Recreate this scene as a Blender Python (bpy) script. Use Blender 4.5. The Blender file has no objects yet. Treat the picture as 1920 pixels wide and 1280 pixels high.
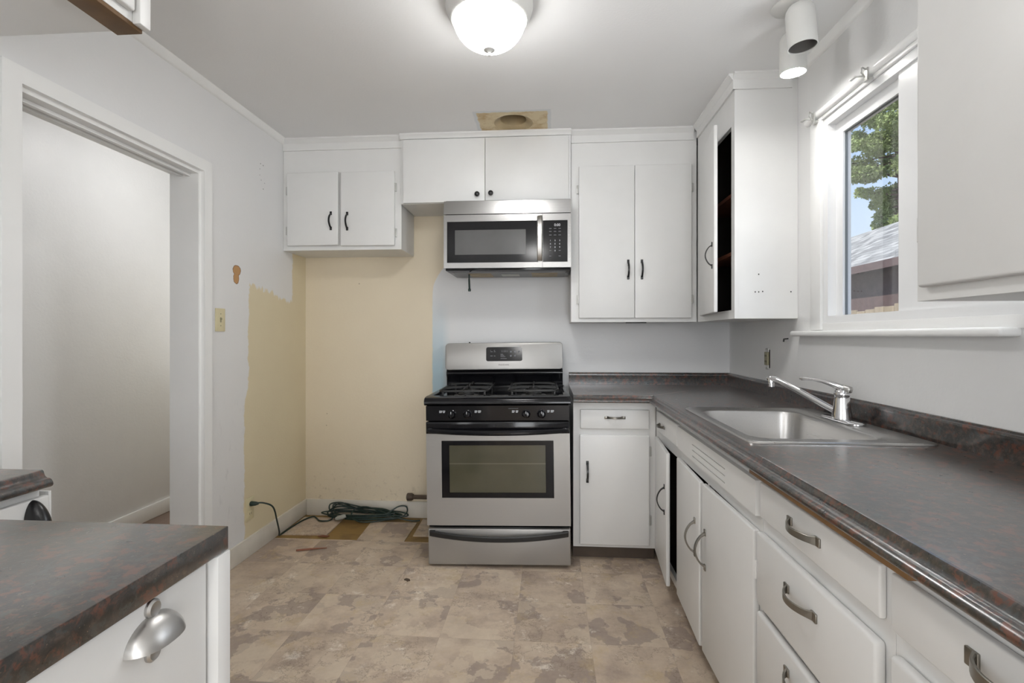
import bpy, bmesh, math, random
from mathutils import Vector, Matrix
R = math.radians
C = bpy.context.scene.collection
D, XL, XR, ZC = 3.367, -1.67, 1.16, 2.455      # back wall, left wall, right wall, ceiling

# ------------------------------------------------------------------ materials
def lin(r, g, b):
    f = lambda c: (c/255/12.92) if c/255 <= .04045 else ((c/255+.055)/1.055)**2.4
    return (f(r), f(g), f(b), 1)

class N:
    """small helper around a node tree"""
    def __init__(s, name):
        s.m = bpy.data.materials.new(name); s.m.use_nodes = True
        s.t = s.m.node_tree; s.b = s.t.nodes['Principled BSDF']
    def node(s, typ, **kw):
        n = s.t.nodes.new(typ)
        for k, v in kw.items():
            setattr(n, k, v)
        return n
    def put(s, sock, v):
        if isinstance(v, bpy.types.NodeSocket): s.t.links.new(v, sock)
        else: sock.default_value = v
    def math(s, op, a, b=0., c=None, clamp=False):
        n = s.node('ShaderNodeMath', operation=op); n.use_clamp = clamp
        s.put(n.inputs[0], a); s.put(n.inputs[1], b)
        if c is not None: s.put(n.inputs[2], c)
        return n.outputs[0]
    def coord(s):
        return s.node('ShaderNodeTexCoord').outputs['Object']
    def pos(s):
        return s.node('ShaderNodeNewGeometry').outputs['Position']
    def sep(s, v):
        n = s.node('ShaderNodeSeparateXYZ'); s.put(n.inputs[0], v); return n.outputs
    def comb(s, x, y, z):
        n = s.node('ShaderNodeCombineXYZ')
        for i, v in enumerate((x, y, z)): s.put(n.inputs[i], v)
        return n.outputs[0]
    def vmath(s, op, a, b):
        n = s.node('ShaderNodeVectorMath', operation=op); s.put(n.inputs[0], a); s.put(n.inputs[1], b); return n.outputs[0]
    def noise(s, v, scale, detail=3, rough=.5, dist=0.):
        n = s.node('ShaderNodeTexNoise'); s.put(n.inputs['Vector'], v)
        n.inputs['Scale'].default_value = scale; n.inputs['Detail'].default_value = detail
        n.inputs['Roughness'].default_value = rough; n.inputs['Distortion'].default_value = dist
        return n.outputs
    def voro(s, v, scale, rnd=1.):
        n = s.node('ShaderNodeTexVoronoi'); s.put(n.inputs['Vector'], v)
        n.inputs['Scale'].default_value = scale; n.inputs['Randomness'].default_value = rnd
        return n.outputs
    def white(s, v):
        n = s.node('ShaderNodeTexWhiteNoise'); s.put(n.inputs['Vector'], v); return n.outputs
    def ramp(s, f, stops):
        n = s.node('ShaderNodeValToRGB'); s.put(n.inputs[0], f)
        e = n.color_ramp.elements
        while len(e) < len(stops): e.new(.5)
        for el, (p, c) in zip(e, stops): el.position = p; el.color = c
        return n.outputs[0]
    def step(s, v, a, b):
        n = s.node('ShaderNodeMapRange'); n.clamp = True; s.put(n.inputs[0], v)
        n.inputs[1].default_value = a; n.inputs[2].default_value = b
        return n.outputs[0]
    def mix(s, f, a, b, blend='MIX'):
        n = s.node('ShaderNodeMix', data_type='RGBA', blend_type=blend)
        s.put(n.inputs[0], f); s.put(n.inputs[6], a); s.put(n.inputs[7], b)
        return n.outputs[2]
    def bump(s, h, strength, dist=.01):
        n = s.node('ShaderNodeBump'); n.inputs['Strength'].default_value = strength
        n.inputs['Distance'].default_value = dist; s.put(n.inputs['Height'], h)
        s.t.links.new(n.outputs[0], s.b.inputs['Normal'])
    def set(s, color=None, rough=None, metal=None, **kw):
        if color is not None: s.put(s.b.inputs['Base Color'], color)
        if rough is not None: s.put(s.b.inputs['Roughness'], rough)
        if metal is not None: s.put(s.b.inputs['Metallic'], metal)
        for k, v in kw.items(): s.put(s.b.inputs[k.replace('_', ' ')], v)
        return s

def plain(name, col, rough=.5, metal=0., var=.0, bump=0., bscale=60, **kw):
    n = N(name); v = n.coord()
    f = n.noise(v, 9, 4)[0]
    c = n.mix(n.step(f, .3, .7), tuple(x*(1-var) for x in col[:3])+(1,), tuple(min(1, x*(1+var)) for x in col[:3])+(1,))
    n.set(c, rough, metal, **kw)
    if bump: n.bump(n.noise(v, bscale, 3)[0], bump, .004)
    return n.m

M = {}
PAINT = (.74, .74, .735, 1)
M['wall'] = plain('wall_paint', PAINT, .38, var=.012, bump=.16, bscale=75)
M['trim'] = plain('trim_paint', (.84, .84, .83, 1), .28, var=.012, bump=.08, bscale=40)
M['cab'] = plain('cabinet_paint', (.735, .735, .725, 1), .38, var=.014, bump=.10, bscale=30)
M['toe'] = plain('shaded_toe_board', lin(84, 72, 62), .6, var=.15)  # shadow of the toe recess is put into this dark tone
M['base'] = plain('baseboard_paint', lin(214, 209, 198), .4, var=.06)
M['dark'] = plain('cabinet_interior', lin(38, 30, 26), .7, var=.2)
M['shelf'] = plain('shelf_wood', lin(120, 70, 48), .6, var=.2)
M['rawwood'] = plain('raw_wood', lin(116, 86, 52), .6, var=.25)
M['black'] = plain('black_enamel', (.006, .006, .0075, 1), .11, var=.1, Specular_IOR_Level=.32)
M['blackmat'] = plain('black_cast_iron', (.012, .012, .012, 1), .42, var=.2)
M['blackiron'] = plain('black_pull_paint', (.01, .01, .011, 1), .3, var=.1)
M['chrome'] = plain('chrome', (.72, .72, .73, 1), .1, 1., var=.02)
M['nickel'] = plain('brushed_nickel', (.50, .49, .475, 1), .36, 1., var=.04)
M['bronze'] = plain('tarnished_pull_metal', (.30, .285, .255, 1), .33, 1., var=.15)
M['hinge'] = plain('hinge_metal', (.55, .55, .53, 1), .35, .6, var=.1)
M['almond'] = plain('almond_plastic', lin(214, 204, 168), .35, var=.03)
M['oldplastic'] = plain('aged_receptacle', lin(150, 145, 118), .45, var=.1)
M['hole'] = plain('dark_recess', (.01, .009, .008, 1), .8)
M['cord'] = plain('green_cord', lin(22, 44, 38), .4, var=.1)
M['clearplug'] = plain('grey_plug', lin(170, 172, 165), .35, var=.1)
M['pipe'] = plain('rusty_pipe', lin(92, 78, 66), .6, .3, var=.3, bump=.3)
M['stick'] = plain('reddish_wood', lin(150, 98, 76), .6, var=.2)
M['plaster'] = plain('unpainted_plaster', lin(206, 190, 152), .7, var=.12)
M['duct'] = plain('duct_metal', lin(178, 160, 126), .55, .15, var=.2)
M['ductin'] = plain('duct_inside', lin(58, 48, 38), .8, .0, var=.3)
M['white_print'] = plain('white_print', lin(205, 208, 212), .5)
M['grey_print'] = plain('grey_print', lin(120, 122, 126), .5)
M['dark_print'] = plain('dark_print', lin(85, 84, 84), .4)
M['lampwhite'] = plain('lamp_enamel', (.62, .62, .60, 1), .35, var=.02)
M['lampin'] = plain('lamp_inside', (.25, .24, .23, 1), .35, .5)
M['ogrey'] = plain('microwave_window', lin(88, 88, 88), .18, var=.05)
M['filter'] = plain('grease_filter', lin(150, 132, 98), .45, .6, var=.2)
M['underside'] = plain('grey_underside', lin(118, 118, 118), .4, .3, var=.08)
M['vinylframe'] = plain('window_vinyl', (.82, .825, .83, 1), .3, var=.01)
M['gasket'] = plain('window_gasket', lin(120, 124, 126), .5)

def brushed(name, col, rough, metal, axis=0, amp=.06):
    n = N(name); v = n.coord(); x = n.sep(v)
    sc = [4., 4., 4.]
    for i in range(3):
        if i != axis: sc[i] = 420.
    f = n.noise(n.comb(*[n.math('MULTIPLY', x[i], sc[i]) for i in range(3)]), 1., 2)[0]
    c = n.mix(f, tuple(a*(1-amp) for a in col[:3])+(1,), tuple(a*(1+amp) for a in col[:3])+(1,))
    n.set(c, n.math('MULTIPLY_ADD', f, .14, rough-.07), metal)
    return n.m
M['steel'] = brushed('brushed_stainless', (.37, .365, .36, 1), .24, 1., 0)
M['silver'] = brushed('silver_range_finish', (.385, .375, .36, 1), .38, .6, 0, .03)
M['sink'] = brushed('satin_sink_steel', (.52, .51, .495, 1), .30, 1., 1, .04)

# wall paints with the areas that were never repainted
def left_wall():
    n = N('left_wall_paint'); p = n.pos(); x, y, z = n.sep(p)[0:3]
    nz = n.noise(p, 9, 5, .6)[0]; nf = n.noise(p, 45, 3, .6)[0]
    j = n.math('ADD', n.math('MULTIPLY_ADD', nz, .11, -.055), n.math('MULTIPLY_ADD', nf, .02, -.01))
    edge = n.math('ADD', 2.665, n.math('MULTIPLY', n.step(z, .85, .95), .04))
    a = n.step(n.math('SUBTRACT', n.math('ADD', y, n.math('MULTIPLY', j, .6)), edge), -.002, .003)
    # brush marks on the top edge
    br = n.noise(n.comb(0., n.math('MULTIPLY', y, 1.), n.math('MULTIPLY', z, .06)), 40, 3)[0]
    zz = n.math('ADD', n.math('ADD', z, j), n.math('MULTIPLY_ADD', br, .07, -.035))
    top = n.math('SUBTRACT', 1.50, n.math('MULTIPLY', n.step(y, 2.95, 3.05), .05))
    b = n.step(n.math('SUBTRACT', top, zz), -.004, .012)
    b2 = n.math('MULTIPLY', n.step(n.math('ADD', y, n.math('MULTIPLY', j, .5)), 3.185, 3.19), n.step(z, 1.83, 1.79))
    msk = n.math('MULTIPLY', a, n.math('MAXIMUM', b, b2))
    mott = n.noise(p, 3, 4)[0]
    wh = n.mix(mott, (.75, .75, .75, 1), (.79, .79, .79, 1))
    beige = n.mix(mott, lin(216, 203, 172), lin(226, 214, 183))
    # grey scuffs low on the white part
    sc = n.math('MULTIPLY', n.step(n.noise(n.comb(0., n.math('MULTIPLY', y, 2.2), z), 9, 6, .7)[0], .57, .72),
                n.math('MULTIPLY', n.step(z, .95, .75), n.step(y, 2.36, 2.5)))
    wh = n.mix(n.math('MULTIPLY', sc, .35), wh, (.42, .42, .43, 1))
    col = n.mix(msk, wh, beige)
    # torn paint patch: two overlapping blobs
    def blob(cy, cz, ry, rz):
        dy = n.math('DIVIDE', n.math('SUBTRACT', y, cy), ry); dz = n.math('DIVIDE', n.math('SUBTRACT', z, cz), rz)
        return n.math('SQRT', n.math('ADD', n.math('MULTIPLY', dy, dy), n.math('MULTIPLY', dz, dz)))
    d = n.math('MINIMUM', blob(2.598, 1.572, .034, .026), blob(2.594, 1.531, .024, .03))
    d = n.math('ADD', d, n.math('MULTIPLY_ADD', nf, .5, -.25))
    col = n.mix(n.step(d, 1.12, 1.02), col, lin(120, 84, 52))
    col = n.mix(n.step(d, .98, .9), col, lin(190, 146, 98))
    # old screw holes near the cupboard
    hv = n.voro(n.comb(0., y, z), 45)[0]
    hm = n.math('MULTIPLY', n.step(hv, .22, .16), n.math('MULTIPLY', n.step(n.math('ABSOLUTE', n.math('SUBTRACT', y, 2.842)), .03, .025), n.step(n.math('ABSOLUTE', n.math('SUBTRACT', z, 2.15)), .075, .07)))
    col = n.mix(hm, col, lin(95, 95, 95))
    n.set(col, n.math('MULTIPLY_ADD', msk, .2, .36)); n.bump(n.noise(p, 75, 3)[0], .16, .004)
    return n.m
def back_wall():
    n = N('back_wall_paint'); p = n.pos(); x, y, z = n.sep(p)[0:3]
    nz = n.noise(p, 14, 4, .6)[0]; mott = n.noise(p, 3, 4)[0]
    e = n.math('ADD', -.785, n.math('MULTIPLY', n.math('POWER', n.step(z, 1.5, 1.69), 2.), .085))
    e = n.math('ADD', e, n.math('MULTIPLY_ADD', nz, .014, -.007))
    msk = n.step(n.math('SUBTRACT', e, x), -.003, .004)
    wh = n.mix(mott, (.70, .705, .715, 1), (.74, .745, .75, 1))
    blue = n.math('MULTIPLY', n.math('MULTIPLY', n.step(z, 1.5, 1.0), n.step(x, -.66, -.72)), .8)
    wh = n.mix(blue, wh, lin(158, 190, 204))
    beige = n.mix(mott, lin(219, 206, 182), lin(228, 216, 192))
    sm = n.math('MULTIPLY', n.step(n.noise(p, 24, 6, .72)[0], .56, .72), n.step(z, .42, .12))
    beige = n.mix(n.math('MULTIPLY', sm, .55), beige, lin(130, 108, 82))
    dots = n.math('MULTIPLY', n.step(n.voro(n.comb(x, 0., z), 7)[0], .035, .02), .7)
    col = n.mix(msk, wh, n.mix(dots, beige, lin(110, 92, 70)))
    n.set(col, .45); n.bump(n.noise(p, 75, 3)[0], .14, .004)
    return n.m
def ceiling_mat():
    n = N('ceiling_paint'); p = n.pos(); x, y, z = n.sep(p)[0:3]
    nz = n.noise(p, 20, 4, .6)[0]
    j = n.math('MULTIPLY_ADD', nz, .02, -.01)
    def rect(m):
        a = n.step(n.math('ABSOLUTE', n.math('ADD', n.math('SUBTRACT', x, -.208), j)), .2+m, .194+m)
        b = n.step(n.math('ADD', y, j), 2.782-m, 2.788-m)
        return n.math('MULTIPLY', a, b)
    mott = n.noise(p, 4, 4)[0]
    col = n.mix(mott, (.80, .80, .80, 1), (.83, .83, .83, 1))
    col = n.mix(n.math('MULTIPLY', rect(.02), .4), col, lin(190, 198, 204))
    st = n.noise(p, 14, 5, .7)[0]
    pl = n.mix(n.step(st, .45, .75), lin(216, 200, 164), lin(176, 140, 88))
    col = n.mix(rect(0.), col, pl)
    n.set(col, .6); n.bump(n.noise(p, 110, 3)[0], .12, .004)
    return n.m
M['wall_l'], M['wall_b'], M['ceil'] = left_wall(), back_wall(), ceiling_mat()

def vinyl():
    n = N('stone_pattern_vinyl'); p = n.pos(); x, y, z = n.sep(p)[0:3]
    T = .305
    tx = n.math('DIVIDE', n.math('SUBTRACT', x, .165), T); ty = n.math('DIVIDE', n.math('SUBTRACT', y, 2.94), T)
    ix, iy = n.math('FLOOR', tx), n.math('FLOOR', ty)
    idv = n.comb(ix, iy, 0.); wn = n.white(idv)
    # the same print is turned and shifted from tile to tile
    off = n.vmath('MULTIPLY', wn[1], (7., 7., 7.))
    q = n.vmath('ADD', p, off)
    big = n.noise(q, 4.2, 6, .62, 1.1)[0]
    mid = n.noise(q, 9., 7, .68, .8)[0]
    fine = n.noise(q, 60, 5, .7)[0]
    c = n.ramp(n.noise(q, 5.5, 7, .66)[0], [(.30, lin(166, 150, 137)), (.44, lin(190, 173, 156)), (.54, lin(204, 187, 168)), (.68, lin(214, 199, 180))])
    wv = n.vmath('ADD', q, (9., 4., 2.))
    slab = n.step(n.noise(wv, 3.4, 6, .56)[0], .55, .562)
    c = n.mix(n.math('MULTIPLY', slab, .62), c, lin(150, 136, 129))
    slab2 = n.step(n.noise(n.vmath('ADD', q, (2., 8., 5.)), 4.2, 6, .56)[0], .575, .585)
    c = n.mix(n.math('MULTIPLY', slab2, .5), c, lin(216, 201, 180))
    zone = n.step(n.noise(n.vmath('ADD', q, (4., 1., 3.)), 3.2, 3)[0], .46, .56)
    blot = n.step(n.noise(q, 12., 8, .74)[0], .565, .66)
    c = n.mix(n.math('MULTIPLY', n.math('MULTIPLY', blot, zone), .85), c, lin(236, 228, 216))
    crk = n.step(n.math('ABSOLUTE', n.math('SUBTRACT', n.noise(wv, 7., 8, .7)[0], .5)), .012, .002)
    c = n.mix(n.math('MULTIPLY', n.math('MULTIPLY', crk, zone), .55), c, lin(116, 100, 88))
    ochre = n.step(n.noise(n.vmath('ADD', q, (3., 1., 0.)), 8, 7, .72)[0], .54, .66)
    c = n.mix(n.math('MULTIPLY', ochre, .42), c, lin(196, 174, 132))
    spk = n.step(n.voro(p, 9.)[0], .045, .03)
    c = n.mix(n.math('MULTIPLY', spk, .6), c, lin(92, 74, 60))
    c = n.mix(.6, c, n.mix(fine, (.34, .32, .30, 1), (.64, .62, .60, 1)), 'SOFT_LIGHT')
    tint = n.math('MULTIPLY_ADD', wn[0], .08, .93)
    c = n.mix(1., c, n.comb(tint, tint, tint), 'MULTIPLY')
    fx = n.math('ABSOLUTE', n.math('SUBTRACT', n.math('FRACT', tx), .5)); fy = n.math('ABSOLUTE', n.math('SUBTRACT', n.math('FRACT', ty), .5))
    seam = n.step(n.math('MAXIMUM', fx, fy), .4955, .499)
    c = n.mix(n.math('MULTIPLY', seam, .2), c, lin(110, 98, 88))
    n.set(c, n.math('MULTIPLY_ADD', mid, .2, .38), Specular_IOR_Level=.4); n.bump(fine, .08, .003)
    return n.m
M['vinyl'] = vinyl()
def subfloor():
    n = N('bare_subfloor'); p = n.pos(); x, y, z = n.sep(p)[0:3]
    g = n.noise(n.comb(n.math('MULTIPLY', x, 5.), n.math('MULTIPLY', y, 40.), 0.), 2., 5, .6, .6)[0]
    b = n.noise(p, 7, 4)[0]
    c = n.mix(g, lin(122, 96, 52), lin(160, 128, 72)); c = n.mix(n.step(b, .5, .75), c, lin(110, 84, 50))
    n.set(c, .55); return n.m
M['subfloor'] = subfloor()
def hallwood():
    n = N('hall_wood_floor'); p = n.pos(); x, y, z = n.sep(p)[0:3]
    pl = n.math('FLOOR', n.math('DIVIDE', x, .08)); w = n.white(n.comb(pl, 0., 0.))[0]
    g = n.noise(n.comb(n.math('MULTIPLY', x, 60.), n.math('ADD', n.math('MULTIPLY', y, 3.), n.math('MULTIPLY', w, 9.)), 0.), 1., 4)[0]
    c = n.mix(n.math('MULTIPLY_ADD', w, .5, n.math('MULTIPLY', g, .5)), lin(104, 86, 76), lin(146, 124, 110))
    n.set(c, .4); return n.m
M['hallwood'] = hallwood()

def laminate():
    n = N('granite_laminate'); p = n.pos()
    d = n.noise(p, 30, 4, .6)[1]
    q = n.vmath('ADD', p, n.vmath('MULTIPLY', d, (.03, .03, .03)))
    a = n.noise(q, 55, 5, .66)[0]; b = n.noise(n.vmath('ADD', q, (5., 2., 1.)), 40, 5, .66)[0]
    e = n.noise(n.vmath('ADD', q, (1., 7., 4.)), 60, 4, .66)[0]
    c = n.ramp(a, [(.36, lin(10, 9, 9)), (.46, lin(26, 21, 19)), (.54, lin(48, 38, 33)), (.66, lin(80, 66, 57))])
    c = n.mix(n.math('MULTIPLY', n.step(b, .53, .60), .85), c, lin(96, 50, 31))
    c = n.mix(n.math('MULTIPLY', n.step(e, .55, .62), .75), c, lin(48, 57, 58))
    sp = n.step(n.voro(q, 150)[0], .16, .10)
    c = n.mix(n.math('MULTIPLY', sp, n.math('MULTIPLY', n.step(b, .5, .4), .5)), c, lin(168, 142, 118))
    n.set(c, n.math('MULTIPLY_ADD', a, .10, .24), Specular_IOR_Level=.7, Coat_Weight=.9, Coat_Roughness=.22, Coat_IOR=1.62); n.bump(n.noise(p, 260, 2)[0], .04, .002)
    return n.m
M['laminate'] = laminate()
M['seam'] = plain('seam_filler', lin(150, 132, 112), .4, var=.2)

def glass(name, tint=(1, 1, 1, 1), refl=.06):
    n = N(name); t = n.t
    tr = n.node('ShaderNodeBsdfTransparent'); tr.inputs[0].default_value = tint
    gl = n.node('ShaderNodeBsdfGlossy'); gl.inputs['Roughness'].default_value = .02
    lw = n.node('ShaderNodeLayerWeight'); lw.inputs[0].default_value = .25
    mx = n.node('ShaderNodeMixShader'); f = n.math('MULTIPLY_ADD', lw.outputs['Fresnel'], .16, refl*.15)
    t.links.new(f, mx.inputs[0]); t.links.new(tr.outputs[0], mx.inputs[1]); t.links.new(gl.outputs[0], mx.inputs[2])
    t.links.new(mx.outputs[0], t.nodes['Material Output'].inputs[0])
    return n.m
M['glass'] = glass('window_glass', (.985, .992, .995, 1))
def emis(name, col, st, pattern=False):
    n = N(name)
    n.set((.8, .8, .78, 1), .3)
    n.b.inputs['Emission Color'].default_value = col
    if pattern:      # pressed ribs of the glass bowl
        p = n.coord(); x, y, z = n.sep(p)[0:3]
        ang = n.math('ARCTAN2', y, x)
        rb = n.math('MULTIPLY_ADD', n.math('SINE', n.math('MULTIPLY', ang, 60.)), .12, 1.)
        n.put(n.b.inputs['Emission Strength'], n.math('MULTIPLY', n.math('MULTIPLY', rb, st), n.math('MULTIPLY_ADD', n.step(z, -.06, -.13), 1.1, .2)))
    else: n.b.inputs['Emission Strength'].default_value = st
    return n.m
M['dome'] = emis('lit_glass_bowl', (1, .995, .98, 1), 35., True)
M['bulb'] = emis('lit_bulb', (1, .985, .96, 1), 110.)
M['bulboff'] = plain('unlit_bulb', (.75, .75, .73, 1), .2)
def ovenglass():
    n = N('oven_window_glass'); v = n.coord(); x, y, z = n.sep(v)[0:3]
    f = n.noise(v, 7, 3)[0]
    c = n.mix(f, lin(66, 68, 52), lin(84, 80, 64))
    rack = n.step(n.math('ABSOLUTE', n.math('SUBTRACT', z, .545)), .004, .002)
    c = n.mix(n.math('MULTIPLY', rack, .22), c, lin(150, 145, 130))
    n.set(c, .12, Coat_Weight=.6, Coat_Roughness=.05); return n.m
M['ovenglass'] = ovenglass()

# ------------------------------------------------------------------ mesh helpers
def new(): return bmesh.new()
def box(bm, x0, x1, y0, y1, z0, z1, bev=0., seg=2, mat=None):
    b = bmesh.new()
    r = bmesh.ops.create_cube(b, size=1.)
    sx, sy, sz = abs(x1-x0), abs(y1-y0), abs(z1-z0)
    bmesh.ops.scale(b, vec=(sx, sy, sz), verts=b.verts)
    bmesh.ops.translate(b, vec=((x0+x1)/2, (y0+y1)/2, (z0+z1)/2), verts=b.verts)
    if bev: bmesh.ops.bevel(b, geom=b.edges[:], offset=min(bev, .49*min(sx, sy, sz)), segments=seg, affect='EDGES', profile=.5)
    if mat: bmesh.ops.transform(b, matrix=mat, verts=b.verts)
    add(bm, b)
def add(bm, b):
    me = bpy.data.meshes.new('tmp'); b.to_mesh(me); b.free(); bm.from_mesh(me); bpy.data.meshes.remove(me)
def circ(r, n=10, ry=None):
    ry = r if ry is None else ry
    return [(r*math.cos(2*math.pi*i/n), ry*math.sin(2*math.pi*i/n)) for i in range(n)]
def rectsec(w, t, b=.0):
    w, t = w/2, t/2
    if not b: return [(-w, -t), (w, -t), (w, t), (-w, t)]
    return [(-w+b, -t), (w-b, -t), (w, -t+b), (w, t-b), (w-b, t), (-w+b, t), (-w, t-b), (-w, -t+b)]
def sweep(bm, pts, sec, up=(0, 0, 1), closed=False, scale=None, cap=True):
    """section u runs sideways (tangent x up), v along up"""
    pts = [Vector(p) for p in pts]; up = Vector(up); n = len(pts); rings = []
    for i, p in enumerate(pts):
        if closed: t = pts[(i+1) % n]-pts[i-1]
        else: t = pts[min(i+1, n-1)]-pts[max(i-1, 0)]
        t.normalize(); s = t.cross(up)
        if s.length < 1e-4: s = t.cross(Vector((.3, .9, .1)))
        s.normalize(); u = s.cross(t).normalized(); k = scale[i] if scale else 1.
        rings.append([bm.verts.new(p+s*a*k+u*b*k) for a, b in sec])
    m = len(sec)
    for i in range(n if closed else n-1):
        a, b = rings[i], rings[(i+1) % n]
        for j in range(m): bm.faces.new((a[j], a[(j+1) % m], b[(j+1) % m], b[j]))
    if not closed and cap: bm.faces.new(rings[0][::-1]); bm.faces.new(rings[-1])
def extr(bm, prof, axis, a0, a1, f):
    """closed 2D profile swept straight: f(p, a) -> point"""
    r = [[bm.verts.new(f(p, a)) for p in prof] for a in (a0, a1)]; m = len(prof)
    for j in range(m): bm.faces.new((r[0][j], r[0][(j+1) % m], r[1][(j+1) % m], r[1][j]))
    bm.faces.new(r[0][::-1]); bm.faces.new(r[1])
def lathe(bm, prof, c, n=32, mat=None, cap=True):
    c = Vector(c); rings = []
    for r, z in prof:
        ring = []
        for i in range(n):
            a = 2*math.pi*i/n; v = Vector((r*math.cos(a), r*math.sin(a), z))
            ring.append(bm.verts.new(c+(mat @ v if mat else v)))
        rings.append(ring)
    for a, b in zip(rings, rings[1:]):
        for j in range(n): bm.faces.new((a[j], a[(j+1) % n], b[(j+1) % n], b[j]))
    if cap: bm.faces.new(rings[0][::-1]); bm.faces.new(rings[-1])
def plate(bm, us, vs, inside, f, t):
    """grid cells where inside(u, v), thickened: f(u, v, d) -> point"""
    us, vs = sorted(set(us)), sorted(set(vs)); V = {}
    def v(i, j, k):
        if (i, j, k) not in V: V[i, j, k] = bm.verts.new(f(us[i], vs[j], k*t))
        return V[i, j, k]
    on = {(i, j) for i in range(len(us)-1) for j in range(len(vs)-1) if inside((us[i]+us[i+1])/2, (vs[j]+vs[j+1])/2)}
    for i, j in on:
        bm.faces.new((v(i, j, 0), v(i+1, j, 0), v(i+1, j+1, 0), v(i, j+1, 0)))
        bm.faces.new((v(i, j, 1), v(i, j+1, 1), v(i+1, j+1, 1), v(i+1, j, 1)))
        for (di, dj, e) in ((-1, 0, ((i, j+1), (i, j))), (1, 0, ((i+1, j), (i+1, j+1))), (0, -1, ((i, j), (i+1, j))), (0, 1, ((i+1, j+1), (i, j+1)))):
            if (i+di, j+dj) not in on:
                p, q = e; bm.faces.new((v(*p, 0), v(*q, 0), v(*q, 1), v(*p, 1)))
def rects(holes):
    return lambda u, v: not any(a < u < b and c < v < d for a, b, c, d in holes)

def smooth(P, k=8):
    P = [Vector(p) for p in P]; out = []
    for i in range(len(P)-1):
        p0, p1, p2, p3 = P[max(i-1, 0)], P[i], P[i+1], P[min(i+2, len(P)-1)]
        for s in range(k):
            u = s/k; out.append(.5*((2*p1)+(-p0+p2)*u+(2*p0-5*p1+4*p2-p3)*u*u+(-p0+3*p1-3*p2+p3)*u**3))
    out.append(P[-1]); return out
def finish(bm, angle=38, flip=True):
    if flip: bmesh.ops.recalc_face_normals(bm, faces=bm.faces)
    for f in bm.faces: f.smooth = True
    for e in bm.edges:
        e.smooth = len(e.link_faces) == 2 and e.calc_face_angle(4) < R(angle)
def root_of(o):
    while o.parent: o = o.parent
    return o
def local(o): return Matrix.LocRotScale(o.location, o.rotation_euler, None)
def obj(name, bm, mat, parent=None, world=True, label=None, kind=None, flip=True, angle=38):
    finish(bm, angle, flip=flip); me = bpy.data.meshes.new(name); bm.to_mesh(me); bm.free()
    me.materials.append(M[mat] if isinstance(mat, str) else mat)
    o = bpy.data.objects.new(name, me); C.objects.link(o)
    if parent:
        if world: me.transform(local(root_of(parent)).inverted())
        o.parent = parent
    if label: o['label'] = label
    if kind: o['kind'] = kind
    return o
def thing(name, label, cat, loc=(0, 0, 0), rot=(0, 0, 0), group=None):
    o = bpy.data.objects.new(name, None); C.objects.link(o); o.location = loc; o.rotation_euler = rot
    o.empty_display_size = .1
    o['label'] = label; o['category'] = cat
    if group: o['group'] = group
    return o
def tag(o, label, cat, group=None):
    # move the origin of a single-mesh thing to its base
    me = o.data; xs = [v.co for v in me.vertices]
    c = Vector((sum(v.x for v in xs)/len(xs), sum(v.y for v in xs)/len(xs), min(v.z for v in xs)))
    me.transform(Matrix.Translation(-c)); o.location = c
    o['label'] = label; o['category'] = cat
    if group: o['group'] = group
    return o
def struct(name, bm, mat, parent=None, flip=True, angle=38):
    return obj(name, bm, mat, parent, kind=None if parent else 'structure', flip=flip, angle=angle)
def text(name, body, size, mat, parent, M4, align='CENTER', extrude=.0004):
    cu = bpy.data.curves.new(name, 'FONT'); cu.body = body; cu.size = size; cu.align_x = align; cu.align_y = 'CENTER'; cu.extrude = extrude
    t = bpy.data.objects.new(name, cu); C.objects.link(t)
    dg = bpy.context.evaluated_depsgraph_get(); dg.update()
    me = bpy.data.meshes.new_from_object(t.evaluated_get(dg)); bpy.data.objects.remove(t)
    me.transform(M4); me.materials.clear(); me.materials.append(M[mat]); me.name = name
    o = bpy.data.objects.new(name, me); C.objects.link(o); o.parent = parent
    return o
FRONT = Matrix.Rotation(R(90), 4, 'X')      # text facing -Y

# ------------------------------------------------------------------ the room
bm = new(); plate(bm, (-2.6, -2.3, -.7, 1.466, 2.316, 4.5), (-.02, 0, .85, 2.015, 2.1, ZC+.02), rects([(1.466, 2.316, -1, 2.015), (-2.3, -.7, .85, 2.1)]), lambda u, v, d: (XL-d, u, v), .133)  # opening behind the viewer is added for the side fill light
wl = struct('wall_left', bm, 'wall_l')
bm = new(); box(bm, XL-.05, 1.30, D, D+.12, -.02, ZC+.02); struct('wall_back', bm, 'wall_b')
WY0, WY1, WZ0, WZ1 = .62, 2.237, 1.270, 2.135
bm = new(); plate(bm, (-2.6, WY0, WY1, 3.42), (-.02, WZ0, WZ1, ZC+.02), rects([(WY0, WY1, WZ0, WZ1)]), lambda u, v, d: (XR+d, u, v), .06)
struct('wall_right', bm, 'wall')
bm = new(); plate(bm, (-2.8, .12, 1.08, 1.3), (-.02, .02, 2.08, ZC+.02), rects([(.12, 1.08, .02, 2.08)]), lambda u, v, d: (u, -2.6-d, v), .12)
struct('wall_rear', bm, 'wall')
bm = new(); box(bm, -2.78, -2.66, -2.6, 4.62, -.02, ZC+.02); struct('wall_hall', bm, 'wall')
bm = new(); box(bm, -2.7, XL, 4.5, 4.62, -.02, ZC+.02); struct('wall_hall_end', bm, 'wall')

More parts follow.
